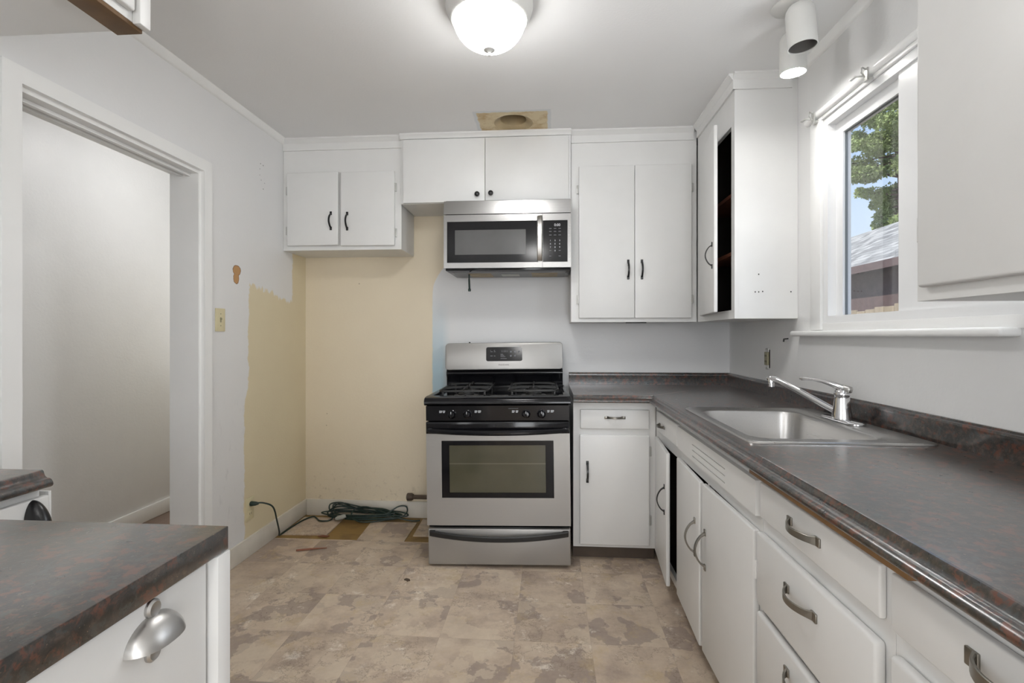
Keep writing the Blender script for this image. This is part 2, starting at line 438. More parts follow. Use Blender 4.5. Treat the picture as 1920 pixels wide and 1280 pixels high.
# ceiling with the duct opening
HX, HY, HR = -.207, 2.93, .112
bm = new()
def ceil_in(u, v): return not (HX-.13 < u < HX+.13 and HY-.13 < v < HY+.13)
us, vs = (-2.8, HX-.13, HX+.13, 1.4), (-2.75, HY-.13, HY+.13, 4.62); V = {}
for i in range(3):
    for j in range(3):
        if i == j == 1: continue
        bm.faces.new([V.setdefault((a, b), bm.verts.new((us[a], vs[b], ZC)) if (a, b) not in V else V[a, b]) for a, b in ((i, j), (i, j+1), (i+1, j+1), (i+1, j))])
n = 48; cv, sv = [], []
for k in range(n):
    a = 2*math.pi*k/n+math.pi/4; c, s = math.cos(a), math.sin(a); m_ = .13/max(abs(c), abs(s))
    cv.append(bm.verts.new((HX+HR*c, HY+HR*s, ZC))); sv.append(bm.verts.new((HX+m_*c, HY+m_*s, ZC)))
for k in range(n): bm.faces.new((cv[k], cv[(k+1) % n], sv[(k+1) % n], sv[k]))
bmesh.ops.remove_doubles(bm, verts=bm.verts, dist=1e-5)
for (x0, x1, y0, y1) in ((-2.8, 1.4, -2.75, 2.6), (-2.8, 1.4, 3.2, 4.62), (-2.8, -.6, 2.6, 3.2), (.2, 1.4, 2.6, 3.2)):
    box(bm, x0, x1, y0, y1, ZC+.1, ZC+.16)
struct('ceiling', bm, 'ceil', flip=False)
bm = new(); lathe(bm, [(HR, ZC-.001), (HR-.006, ZC+.003), (.082, ZC+.019), (.079, ZC+.022), (.075, ZC+.019), (.0735, ZC+.03), (.0735, ZC+.10)], (HX, HY, 0), 40, cap=False)
hood = thing('ceiling_duct', 'bare round duct opening in an unpainted ceiling patch above the cupboards', 'duct', (HX, HY, ZC))
obj('collar', bm, 'duct', hood)
bm = new(); lathe(bm, [(.074, ZC+.085), (.073, ZC+.3)], (HX, HY, 0), 40, cap=False)
lathe(bm, [(.0001, ZC+.3), (.073, ZC+.3)], (HX, HY, 0), 40, cap=False); obj('duct_pipe', bm, 'ductin', hood)

# floors
bm = new(); plate(bm, (XL, -.62, 1.3), (-2.7, 2.955, 3.40), lambda u, v: not (u < -.62 and v > 2.955), lambda u, v, d: (u, v, -d), .004)
struct('floor', bm, 'vinyl')
bm = new(); box(bm, XL-.07, 1.3, -2.7, 3.42, -.05, -.0042); struct('floor_under', bm, 'subfloor')
bm = new(); box(bm, -2.7, XL-.07, -2.7, 4.6, -.05, -.001); struct('floor_hall', bm, 'hallwood')
def tile(label, q, lift=0.):
    bm = new(); a = [bm.verts.new((x, y, -.004)) for x, y in q]; b = [bm.verts.new((x, y, -.0002+lift*(i == 1))) for i, (x, y) in enumerate(q)]
    bm.faces.new(a[::-1]); bm.faces.new(b)
    for i in range(len(q)): bm.faces.new((a[i], a[(i+1) % len(q)], b[(i+1) % len(q)], b[i]))
    bmesh.ops.recalc_face_normals(bm, faces=bm.faces)
    o = obj('vinyl_tile', bm, 'vinyl'); tag(o, label, 'tile', 'loose vinyl tiles by the back wall')
tile('loose stone-patterned vinyl tile lying in the left corner under the cord', [(-1.645, 3.005), (-1.36, 3.02), (-1.372, 3.31), (-1.65, 3.31)], .006)
tile('loose vinyl tile in the middle of the bare floor strip, below the coiled cord', [(-1.15, 2.957), (-.862, 2.957), (-.865, 3.262), (-1.168, 3.262)])
tile('partly hidden loose vinyl tile tucked against the left side of the stove', [(-.832, 3.045), (-.63, 3.045), (-.63, 3.33), (-.842, 3.33)])

# trim: baseboards
bm = new(); box(bm, XL, XL+.014, 2.366, D, 0, .106, .003); struct('baseboard_left', bm, 'base')
bm = new(); box(bm, XL+.014, -.66, D-.014, D, -.004, .106, .003); struct('baseboard_back', bm, 'base')
bm = new(); box(bm, -2.66, -2.645, -2.6, 4.5, 0, .095, .003); struct('baseboard_hall', bm, 'trim')
# crown trim at wall tops
CP = [(0, 0), (.028, 0), (.027, -.006), (.02, -.014), (.014, -.026), (.008, -.032), (0, -.034)]
bm = new(); extr(bm, CP, 1, -2.6, D-.3, lambda p, a: (XL+p[0], a, ZC+p[1])); struct('trim_1', bm, 'trim')
bm = new(); extr(bm, CP, 1, -2.6, 2.45, lambda p, a: (XR-p[0], a, ZC+p[1])); struct('trim_2', bm, 'trim')

# doorway to the hall
dr = bpy.data.objects.new('door_1', None); C.objects.link(dr); dr['kind'] = 'structure'; dr.location = (XL, 1.89, 0)
DY0, DY1, DZ = 1.466, 2.316, 2.015
bm = new()
plate(bm, (DY0-.001, DY0+.02, DY1-.02, DY1+.001), (0, DZ-.02, DZ+.001), rects([(DY0+.02, DY1-.02, -1, DZ-.02)]), lambda u, v, d: (XL+.004-d, u, v), .144)
struct('jamb', bm, 'trim', dr)
bm = new()
for x in (XL-.035, XL-.075):
    box(bm, x-.02, x, DY0+.02, DY1-.02, DZ-.034, DZ-.02, .003)
box(bm, XL-.095, XL-.060, DY0+.02, DY0+.03, 0, DZ-.02, .002)
struct('door_stop', bm, 'trim', dr)
def casing(y0, y1, z0, z1): box(bm, XL, XL+.018, y0, y1, z0, z1, .007, 3)
bm = new(); plate(bm, (DY0-.055, DY0+.004, DY1-.004, DY1+.05), (0, DZ-.004, DZ+.05), rects([(DY0+.004, DY1-.004, -1, DZ-.004)]), lambda u, v, d: (XL+.024-d, u, v), .024)
bmesh.ops.bevel(bm, geom=[e for e in bm.edges if e.is_manifold and e.calc_face_angle(0) > .5 and max(v.co.x for v in e.verts) > XL+.02 and min(v.co.x for v in e.verts) > XL+.02], offset=.016, segments=4, affect='EDGES', profile=.5)
struct('casing', bm, 'trim', dr, angle=12)

# window over the sink
win = bpy.data.objects.new('window_1', None); C.objects.link(win); win['kind'] = 'structure'; win.location = (XR, 1.4, WZ0)
def frame(x0, x1, y0, y1, z0, z1, w, wb=None):
    b = new(); wb = wb or w
    plate(b, (y0, y0+w, y1-w, y1), (z0, z0+wb, z1-w, z1), rects([(y0+w, y1-w, z0+wb, z1-w)]), lambda u, v, d: (x0+d, u, v), x1-x0)
    bmesh.ops.bevel(b, geom=[e for e in b.edges if e.is_manifold and e.calc_face_angle(0) > .5], offset=.003, segments=2, affect='EDGES', profile=.5); return b
struct('window_frame', frame(XR-.002, XR+.064, WY0, WY1, WZ0, WZ1, .034), 'vinylframe', win)
struct('sash', frame(XR+.03, XR+.062, 1.745, WY1-.034, WZ0+.022, WZ1-.034, .05, .012), 'vinylframe', win)
struct('sash', frame(XR+.008, XR+.034, WY0+.03, 1.79, WZ0+.03, WZ1-.03, .105), 'vinylframe', win)
struct('gasket', frame(XR+.038, XR+.048, 1.79, WY1-.08, WZ0+.03, WZ1-.08, .006), 'gasket', win)
bm = new(); box(bm, XR+.041, XR+.045, 1.792, WY1-.083, WZ0+.032, WZ1-.083); struct('glass_pane', bm, 'glass', win)
bm = new(); box(bm, XR+.018, XR+.022, WY0+.13, 1.69, WZ0+.13, WZ1-.13); struct('glass_pane', bm, 'glass', win)
bm = new()     # casing: side board and rounded head rail
box(bm, XR-.016, XR, WY1, WY1+.085, 1.245, WZ1+.012, .004)
box(bm, XR-.008, XR, WY0-.08, WY0, 1.245, WZ1+.012, .003)
box(bm, XR-.012, XR, WY0-.08, WY1+.085, WZ1, WZ1+.02, .003)
struct('casing', bm, 'trim', win)
bm = new(); sweep(bm, [(XR-.014, WY0-.1, WZ1+.03), (XR-.014, WY1+.11, WZ1+.03)], circ(.015, 14)); struct('head_rail', bm, 'trim', win)
bm = new(); box(bm, XR-.05, XR+.01, 1.337, WY1+.20, 1.219, 1.243, .008, 3); box(bm, XR-.006, XR, .6, WY1+.0, 1.240, WZ0+.004, .001)
struct('trim_3', bm, 'trim')      # sill
def bracket(y, label):
    t = thing('curtain_bracket', label, 'bracket', (XR-.012, y, WZ1+.005), group='curtain rod brackets over the window')
    b = new(); box(b, XR-.032, XR-.012-.0005, y-.012, y+.012, WZ1-.004, WZ1+.006, .001); box(b, XR-.034, XR-.028, y-.012, y+.012, WZ1-.004, WZ1+.042, .001)
    obj('plate', b, 'hinge', t)
    b = new(); sweep(b, [(XR-.03, y+.012, WZ1+.02), (XR-.05, y+.03, WZ1+.028), (XR-.056, y+.05, WZ1+.024)], rectsec(.010, .004)); obj('hook', b, 'hinge', t)
    b = new(); sweep(b, [(XR-.034, y-.005, WZ1+.036), (XR-.052, y-.012, WZ1+.04), (XR-.054, y-.012, WZ1+.022), (XR-.038, y-.006, WZ1+.008)], circ(.003, 6)); obj('clip', b, 'hinge', t)
bracket(2.262, 'metal curtain bracket at the far left end of the window head')
bracket(1.90, 'metal curtain bracket partway along the window head, beside the near cupboard')

# door frame added unseen behind the viewer, opening for the rear fill light
dr2 = bpy.data.objects.new('added_door_2', None); C.objects.link(dr2); dr2['kind'] = 'structure'; dr2.location = (.6, -2.6, 0)
for x0, x1 in ((.12, 1.08),):
    b = new(); plate(b, (x0, x0+.07, x1-.07, x1), (.02, .12, 2.0, 2.08), rects([(x0+.07, x1-.07, .12, 2.0)]), lambda u, v, d: (u, -2.64-d, v), .04); struct('door_frame', b, 'vinylframe', dr2)

# ------------------------------------------------------------------ cabinets
def fmap(kind, front):
    if kind == 'back': return lambda a, d, z: Vector((a, front+d, z))
    if kind == 'right': return lambda a, d, z: Vector((front+d, a, z))
    if kind == 'left': return lambda a, d, z: Vector((front-d, a, z))
def mbox(bm, f, a0, a1, d0, d1, z0, z1, bev=0., seg=2):
    p, q = f(a0, d0, z0), f(a1, d1, z1)
    box(bm, min(p.x, q.x), max(p.x, q.x), min(p.y, q.y), max(p.y, q.y), min(p.z, q.z), max(p.z, q.z), bev, seg)
def carcass(t, f, a0, a1, depth, z0, z1, holes=(), toe=None, mat='cab', dark=True, lid=True):
    bm = new(); T = .016
    us = [a0, a1]+[h for H in holes for h in H[:2]]; vs = [z0, z1]+[h for H in holes for h in H[2:]]
    plate(bm, us, vs, rects(holes), lambda u, v, d: f(u, d, v), .018)
    mbox(bm, f, a0, a0+T, .0175, depth, z0, z1); mbox(bm, f, a1-T, a1, .0175, depth, z0, z1)
    mbox(bm, f, a0+T, a1-T, .0175, depth, z0, z0+T)
    if lid: mbox(bm, f, a0+T, a1-T, .0175, depth, z1-T, z1)
    mbox(bm, f, a0+T, a1-T, depth-T, depth, z0+T, z1-T)
    o = obj('carcass', bm, mat, t)
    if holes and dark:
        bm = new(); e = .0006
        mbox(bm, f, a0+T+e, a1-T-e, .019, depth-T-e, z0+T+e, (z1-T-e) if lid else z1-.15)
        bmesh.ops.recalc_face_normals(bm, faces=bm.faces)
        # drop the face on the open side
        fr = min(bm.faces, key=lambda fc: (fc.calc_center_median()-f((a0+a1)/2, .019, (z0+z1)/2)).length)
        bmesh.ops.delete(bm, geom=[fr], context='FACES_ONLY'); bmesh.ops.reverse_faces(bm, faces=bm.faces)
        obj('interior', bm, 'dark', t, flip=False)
    if toe:
        bm = new(); mbox(bm, f, a0, a1, toe, toe+.016, 0, z0); obj('toe_kick', bm, 'toe', t)
    return o
def slab(name, t, f, a0, a1, z0, z1, th=.018, hinge=None, ang=0., bev=.005, parent=None, mat='cab', d1=-.0006):
    """overlay door or drawer front; returns (object, matrix) ; hinge: 'lo' or 'hi' end along a"""
    bm = new(); mbox(bm, f, a0, a1, d1-th, d1, z0, z1, bev, 3)
    mt = Matrix.Identity(4)
    if hinge:
        p = f(a0 if hinge == 'lo' else a1, 0., 0.)
        mt = Matrix.Translation(p) @ Matrix.Rotation(ang, 4, 'Z') @ Matrix.Translation(-p)
        bmesh.ops.transform(bm, matrix=mt, verts=bm.verts)
    o = obj(name, bm, mat, parent or t)
    return o, mt
def pull(door, mt, f, a, z, L=.10, h=.028, vert=True, mat='blackiron', w=.011, th=.005, d0=-.019, fl=.5):
    bm = new(); n = 12; pts = []
    for i in range(n+1):
        s = i/n; q = (s-.5)*L*(1-.16*fl*(1-abs(2*s-1)))
        hh = d0-.002-h*math.sin(math.pi*s)**.62
        pts.append(f(a, hh, z+q) if vert else f(a+q, hh, z))
    sc = [1.25 if i in (0, n) else 1. for i in range(n+1)]
    up = (f(a, 1, z)-f(a, 0, z))
    side = f(a, 0, z+1)-f(a, 0, z) if vert else f(a+1, 0, z)-f(a, 0, z)
    axis = up.cross(side)
    sweep(bm, pts, rectsec(th, w, .0012), up=axis, scale=sc)
    for e in (-1, 1):
        q = e*(L/2+.004)
        if vert: mbox(bm, f, a-w*.62, a+w*.62, d0-.004, d0+.001, z+q-.011, z+q+.011, .0015)
        else: mbox(bm, f, a+q-.011, a+q+.011, d0-.004, d0+.001, z-w*.62, z+w*.62, .0015)
    bmesh.ops.transform(bm, matrix=mt, verts=bm.verts)
    return obj('handle', bm, mat, door)
def hinge(door, f, a, z, mat='hinge', h=.05, d=-.012):
    bm = new(); p = f(a, d, z); sweep(bm, [p-Vector((0, 0, h/2)), p+Vector((0, 0, h/2))], circ(.0042, 8))
    mbox(bm, f, a-.009, a+.009, d+.001, d+.0115, z-h/2, z+h/2, .001)
    return obj('hinge', bm, mat, door)
def knob(door, f, a, z, d0=-.018):
    bm = new(); p = f(a, d0, z); q = f(a, d0-1, z)-p
    rot = Vector((0, 0, 1)).rotation_difference(q).to_matrix().to_4x4()
    lathe(bm, [(.006, -.001), (.006, .008), (.012, .013), (.0155, .019), (.0145, .025), (.009, .029), (.001, .030)], p, 20, rot)
    return obj('knob', bm, 'blackiron', door)

WG = 'white wall cupboards'
def crown(t, f, a0, a1, ends=()):
    bm = new(); extr(bm, [(0, 0), (-.03, 0), (-.03, -.008), (-.022, -.014), (-.016, -.026), (-.010, -.031), (-.010, -.074), (0, -.074)], 0, a0, a1, lambda p, a: f(a, p[0]-.0004, ZC+p[1]))
    obj('crown_moulding', bm, 'cab', t)

UF = 3.075
f = fmap('back', UF)
t = thing('wall_cupboard', 'white two-door cupboard with black pulls hung high in the beige fridge nook', 'cupboard', (-1.29, UF, 1.757), group=WG)
carcass(t, f, XL+.002, -.912, D-UF-.001, 1.757, ZC-.001, [(-1.60, -1.315, 1.81, 2.21), (-1.285, -.98, 1.81, 2.21)])
o, mt = slab('door', t, f, -1.637, -1.305, 1.784, 2.24, hinge='lo', ang=R(-1.6)); pull(o, mt, f, -1.349, 1.934, .086); hinge(o, f, -1.639, 2.13); hinge(o, f, -1.639, 1.88)
o, mt = slab('door', t, f, -1.293, -.951, 1.78, 2.239); pull(o, mt, f, -1.249, 1.932, .086); hinge(o, f, -.949, 2.14); hinge(o, f, -.949, 1.86)
crown(t, f, XL+.002, -.895)
# middle cupboard over the microwave
f = fmap('back', 3.048)
t = thing('wall_cupboard', 'white flush-door cupboard with round black knobs above the microwave', 'cupboard', (-.385, 3.048, 2.028), group=WG)
bm = new(); mbox(bm, f, -.905, .128, 0, D-3.049, 2.028, ZC-.001); obj('carcass', bm, 'cab', t)
o, mt = slab('door', t, f, -.889, -.3875, 2.030, 2.412, bev=.002); knob(o, f, -.432, 2.072)
o, mt = slab('door', t, f, -.3845, .114, 2.030, 2.414, bev=.002); knob(o, f, -.350, 2.076)
bm = new(); extr(bm, [(0, 0), (-.026, 0), (-.026, -.01), (-.016, -.02), (-.012, -.032), (0, -.032)], 0, -.91, .13, lambda p, a: f(a, p[0]-.0005, ZC-.001+p[1])); obj('crown_moulding', bm, 'cab', t)
# right tall cupboard
f = fmap('back', UF)
t = thing('wall_cupboard', 'tall white two-door cupboard right of the microwave, between it and the open corner cupboard', 'cupboard', (.49, UF, 1.305), group=WG)
carcass(t, f, .1305, .870, D-UF-.001, 1.305, ZC-.001, [(.2, .49, 1.36, 2.2), (.52, .81, 1.36, 2.2)])
o, mt = slab('door', t, f, .176, .5055, 1.327, 2.238); pull(o, mt, f, .468, 1.616, .088); hinge(o, f, .173, 2.10); hinge(o, f, .173, 1.44)
o, mt = slab('door', t, f, .5075, .838, 1.327, 2.238); pull(o, mt, f, .548, 1.616, .088); hinge(o, f, .841, 2.10); hinge(o, f, .841, 1.44)
crown(t, f, .1305, .852)
bm = new(); box(bm, .46, .58, UF+.01, UF+.03, 1.298, 1.3045, .001); obj('bracket', bm, 'blackmat', t)
# corner cupboard on the window wall, door ajar
f = fmap('right', .872)
t = thing('wall_cupboard', 'white corner cupboard left of the window, its door ajar on dark empty shelves', 'cupboard', (1.0, 2.76, 1.303), group=WG)
carcass(t, f, 2.462, UF-.02, XR-.873, 1.303, ZC-.001, [(2.505, 2.945, 1.345, 2.225)])
o, mt = slab('door', t, f, 2.495, 2.96, 1.335, 2.236, hinge='hi', ang=R(-8.0)); pull(o, mt, f, 2.538, 1.615, .10, .03)
for z in (1.62, 1.91):
    bm = new(); mbox(bm, f, 2.48, 3.03, .03, .26, z, z+.018); obj('shelf', bm, 'shelf', t)
bm = new(); extr(bm, [(0, 0), (-.03, 0), (-.03, -.008), (-.022, -.014), (-.016, -.026), (-.010, -.031), (-.010, -.074), (0, -.074)], 0, 2.452, UF-.03, lambda p, a: f(a, p[0]-.0004, ZC+p[1]))
extr(bm, [(0, 0), (-.03, 0), (-.03, -.008), (-.022, -.014), (-.016, -.026), (-.010, -.031), (-.010, -.074), (0, -.074)], 0, .862, XR-.03, lambda p, a: (a, 2.4616+p[0], ZC+p[1]))
obj('crown_moulding', bm, 'cab', t)
for (x, z) in ((.982, 1.511), (.982, 1.428), (.966, 1.428), (1.0, 1.43), (1.128, 1.428)):
    bm = new(); box(bm, x-.0022, x+.0022, 2.4608, 2.4622, z-.003, z+.003); obj('screw_hole', bm, 'hole', t)
# near cupboard on the window wall
f = fmap('right', .866)
t = thing('wall_cupboard', 'big white cupboard cutting into the right edge, in front of the window', 'cupboard', (1.0, .45, 1.302), group=WG)
carcass(t, f, -.5, 1.262, XR-.02-.867, 1.302, ZC-.001)
o, mt = slab('door', t, f, .62, 1.236, 1.332, 2.30, th=.02, bev=.007); hinge(o, f, 1.240, 1.466, 'cab', .055)
o, mt = slab('door', t, f, -.02, .60, 1.332, 2.30, th=.02, bev=.007)
# cupboard high at the left
f = fmap('left', -1.100)
t = thing('wall_cupboard', 'white cupboard with bare wood under its front, high in the top left corner', 'cupboard', (-1.39, .9, 2.05), group=WG)
carcass(t, f, .2, 1.296, abs(-1.100-XL)-.001, 2.05, ZC-.001)
o, mt = slab('door', t, f, .32, 1.252, 2.07, 2.42, th=.018)
o2, mt = slab('stile', t, f, 1.262, 1.298, 2.046, ZC-.035, th=.022, bev=.002)
bm = new(); mbox(bm, f, .2, 1.296, .0, .072, 2.038, 2.0495, .001); obj('wood_rail', bm, 'rawwood', t)
bm = new(); mbox(bm, f, 1.08, 1.11, .06, .09, 2.018, 2.0378, .002); obj('block', bm, 'plaster', t)

# base cupboards
BG = 'white base cupboards'
f = fmap('back', 2.778); ZB, ZT = .077, .864
t = thing('base_cupboard', 'white base cupboard with one drawer and one door, right beside the stove', 'cupboard', (.34, 2.778, 0), group=BG)
carcass(t, f, .130, .571, .56, ZB, ZT, toe=.05)
o, mt = slab('drawer', t, f, .167, .534, .719, .824, th=.016); pull(o, mt, f, .352, .782, .082, .020, False, 'bronze', .012, .004)
o, mt = slab('door', t, f, .164, .535, .094, .688); pull(o, mt, f, .205, .488, .088); hinge(o, f, .538, .60); hinge(o, f, .538, .23)
fr = fmap('right', .574)
t = thing('base_cupboard', 'narrow white base cupboard in the counter corner, door standing ajar', 'cupboard', (.86, 2.52, 0), group=BG)
carcass(t, fr, 2.262, 2.777, .56, ZB, ZT, [(2.28, 2.68, .11, .675)], toe=.06)
o, mt = slab('drawer', t, fr, 2.275, 2.70, .733, .832, th=.016); pull(o, mt, fr, 2.55, .776, .085, .022, False, 'bronze', .012, .004)
o, mt = slab('door', t, fr, 2.325, 2.722, .092, .692, hinge='hi', ang=R(-4.5)); pull(o, mt, fr, 2.372, .47, .11, .032)
t = thing('base_cupboard', 'white two-door sink base cupboard with a three-slot false panel', 'cupboard', (.86, 1.84, 0), group=BG)
carcass(t, fr, 1.410, 2.261, .56, ZB, ZT, [(1.45, 1.87, .11, .686), (1.885, 2.24, .11, .686)], toe=.06, lid=False)
# false front with three real slots
bm = new(); hs = [(1.657, 2.03, z-.0016, z+.0016) for z in (.797, .775, .7525)]
plate(bm, [1.418, 2.254, 1.657, 2.03], [.733, .829]+[h for H in hs for h in H[2:]], rects(hs), lambda u, v, d: fr(u, -.017+d, v), .0164)
o = obj('false_panel', bm, 'cab', t)
bm = new(); mbox(bm, fr, 1.65, 2.04, -.0022, -.0008, .74, .81); obj('slot_backing', bm, 'hole', o)
o, mt = slab('door', t, fr, 1.888, 2.266, .092, .690, hinge='hi', ang=R(-1.9)); pull(o, mt, fr, 1.945, .468, .115, .034, True, 'bronze', .012, .006); hinge(o, fr, 2.268, .585, 'trim'); hinge(o, fr, 2.268, .20, 'trim')
o, mt = slab('door', t, fr, 1.428, 1.868, .092, .692, hinge='lo', ang=R(1.2)); pull(o, mt, fr, 1.828, .468, .115, .034, True, 'bronze', .012, .006); hinge(o, fr, 1.426, .585, 'trim'); hinge(o, fr, 1.426, .20, 'trim')
t = thing('base_cupboard', 'white stack of drawers with tarnished bow pulls, right of the sink doors', 'cupboard', (.86, 1.15, 0), group=BG)
carcass(t, fr, .886, 1.407, .56, ZB, ZT, toe=.06)
for z0, z1, zp, th in ((.738, .832, .790, .013), (.505, .700, .633, .02), (.275, .487, .438, .02), (.094, .262, .2, .02)):
    o, mt = slab('drawer', t, fr, .906, 1.405 if th > .015 else 1.398, z0, z1, th=th, bev=.008 if th > .015 else .004)
    pull(o, mt, fr, 1.165, zp, .115, .026, False, 'bronze', .016, .0045, d0=-th-.001)
t = thing('base_cupboard', 'nearest white base cupboard at the lower right edge of the picture', 'cupboard', (.86, .3, 0), group=BG)
carcass(t, fr, -.5, .885, .56, ZB, ZT, toe=.06)
o, mt = slab('drawer', t, fr, .42, .878, .737, .832, th=.013, bev=.004); pull(o, mt, fr, .655, .793, .11, .026, False, 'bronze', .02, .0045, d0=-.014)
o, mt = slab('drawer', t, fr, .42, .872, .50, .702, th=.02, bev=.008)
o, mt = slab('drawer', t, fr, -.2, .40, .737, .832, th=.013, bev=.004)

# ------------------------------------------------------------------ worktops
EDGE = [(0, 0), (.0035, -.0008), (.006, -.004), (.0075, -.010), (.0105, -.0155), (.0155, -.0185), (.020, -.019), (.0255, -.0215), (.0295, -.0275), (.0305, -.0325), (.029, -.0365), (.025, -.039), (.0, -.039)]
ZW = .905; TX, TY = .556, 2.748; SX0, SX1, SY0, SY1 = .60, 1.105, 1.548, 2.245
t = thing('worktop', 'long dark granite-pattern laminate worktop holding the sink, turning the far corner', 'worktop', (.85, 1.4, ZW))
bm = new()
plate(bm, (.1285, TX, SX0, SX1, 1.157), (-.55, SY0, SY1, TY, D-.003), lambda u, v: (u > TX or v > TY) and not (SX0 < u < SX1 and SY0 < v < SY1), lambda u, v, d: (u, v, ZW-d), .036)
obj('top', bm, 'laminate', t)
bm = new()     # front edge, mitred at the corner
rings = []
for (px, py, dx, dy) in ((.1285, TY, 0, -1), (TX, TY, -1, -1), (TX, -.55, -1, 0)):
    rings.append([bm.verts.new((px+dx*a, py+dy*a, ZW+b)) for a, b in EDGE])
for a, b in zip(rings, rings[1:]):
    for j in range(len(EDGE)): bm.faces.new((a[j], a[(j+1) % len(EDGE)], b[(j+1) % len(EDGE)], b[j]))
bm.faces.new(rings[0]); bm.faces.new(rings[-1][::-1]); obj('front_edge', bm, 'laminate', t)
SP = [(0, 0), (.019, 0), (.019, .052), (.021, .058), (.021, .066), (.019, .071), (.010, .072), (.008, .078), (0, .078)]
bm = new(); rings = []
for (px, py, dx, dy) in ((.1285, D-.002, 0, -1), (XR-.002, D-.002, -1, -1), (XR-.002, -.55, -1, 0)):
    rings.append([bm.verts.new((px+dx*a, py+dy*a, ZW+b+.0003)) for a, b in SP])
for a, b in zip(rings, rings[1:]):
    for j in range(len(SP)): bm.faces.new((a[j], a[(j+1) % len(SP)], b[(j+1) % len(SP)], b[j]))
bm.faces.new(rings[0]); bm.faces.new(rings[-1][::-1]); obj('backsplash', bm, 'laminate', t)
bm = new(); a, b = Vector((.545, TY-.012, ZW+.0004)), Vector((.78, 2.972, ZW+.0004)); n_ = Vector((-(b-a).y, (b-a).x, 0)).normalized()*.0016
bm.faces.new([bm.verts.new(p) for p in (a-n_, b-n_, b+n_, a+n_)]); obj('seam', bm, 'seam', t)
bm = new(); box(bm, .535, .573, .80, 1.405, .853, .8655, .002); obj('wood_strip', bm, 'rawwood', t, label='bare brown wood strip under the front edge')

# left counters
t = thing('worktop', 'dark granite-pattern laminate worktop with square edge at the lower left corner', 'worktop', (-.83, .2, ZW), group='left-hand worktops')
bm = new(); box(bm, -1.12, -.532, -.5, .806, .866, ZW, .002, 2); obj('top', bm, 'laminate', t)
f = fmap('left', -.558)
t = thing('base_cupboard', 'white drawer cupboard with a nickel cup pull at the lower left corner', 'cupboard', (-.83, .15, 0), group=BG)
carcass(t, f, -.48, .80, .54, .05, .8655, toe=.04)
o, mt = slab('drawer', t, f, .28, .768, .60, .860, th=.014, bev=.003)
bm = new(); mbox(bm, f, .776, .808, -.028, .02, .03, .865, .002); obj('corner_post', bm, 'cab', t)
def cup(parent, f, a, z, d0, w, h, dep, mat, tabs=True):
    """bin pull: a hooded shell open below, with screw tabs above and below"""
    bm = new(); nu, nv = 20, 10; grid = []
    for lay in (1., .88):
        g = []
        for i in range(nu+1):
            th = math.pi*i/nu
            row = []
            for j in range(nv+1):
                ph = math.pi/2*j/nv
                # half-ellipsoid hood; flares towards its lower rim
                yy = math.cos(th)*(math.cos(ph)**.8); zz = math.sin(th)*math.cos(ph)**.9; dd = math.sin(ph)
                row.append(bm.verts.new(f(a+w/2*yy*lay, d0-dep*dd*lay*(1-.25*zz), z+h*zz*lay)))
            g.append(row)
        grid.append(g)
    for g in grid:
        for i in range(nu):
            for j in range(nv): bm.faces.new((g[i][j], g[i+1][j], g[i+1][j+1], g[i][j+1]))
    for e in (0, nu):
        for j in range(nv): bm.faces.new((grid[0][e][j], grid[0][e][j+1], grid[1][e][j+1], grid[1][e][j]))
    bmesh.ops.remove_doubles(bm, verts=bm.verts, dist=1e-6)
    o = obj('handle', bm, mat, parent)
    return o
o_ = cup(o, f, .655, .806, -.0146, .092, .034, .034, 'nickel')
bm = new()
for z in (.848, .788):
    p = f(.655, -.0146, z); rot = Vector((0, 0, 1)).rotation_difference(f(0, -1, 0)-f(0, 0, 0)).to_matrix().to_4x4()
    lathe(bm, [(.0125, 0), (.0125, .004), (.0095, .007), (.006, .0055), (.001, .005)], p, 20, rot)
mbox(bm, f, .6475, .6625, -.019, -.0146, .782, .850, .002)
obj('screw_tab', bm, 'nickel', o)
f = fmap('left', -1.198)
t = thing('worktop', 'small dark laminate worktop with moulded edge in front of the doorway', 'worktop', (-1.42, .6, ZW), group='left-hand worktops')
bm = new(); box(bm, XL+.02, -1.196, -.3, 1.112, .868, ZW, .001)
extr(bm, EDGE, 1, -.3, 1.112, lambda p, a: (-1.1965+p[0], a, ZW+p[1])); obj('top', bm, 'laminate', t)
t = thing('base_cupboard', 'white cupboard with a black cup pull in front of the doorway', 'cupboard', (-1.43, .55, 0), group=BG)
carcass(t, f, -.3, 1.108, XL*-1-1.198-.02, .05, .8675, toe=.04)
o, mt = slab('drawer', t, f, .60, 1.117, .62, .845, th=.016, bev=.004)
bm = new(); mbox(bm, f, 1.1185, 1.127, -.012, .02, .03, .852, .002); obj('corner_post', bm, 'cab', t)
cup(o, f, 1.078, .788, -.0166, .042, .056, .042, 'blackiron')

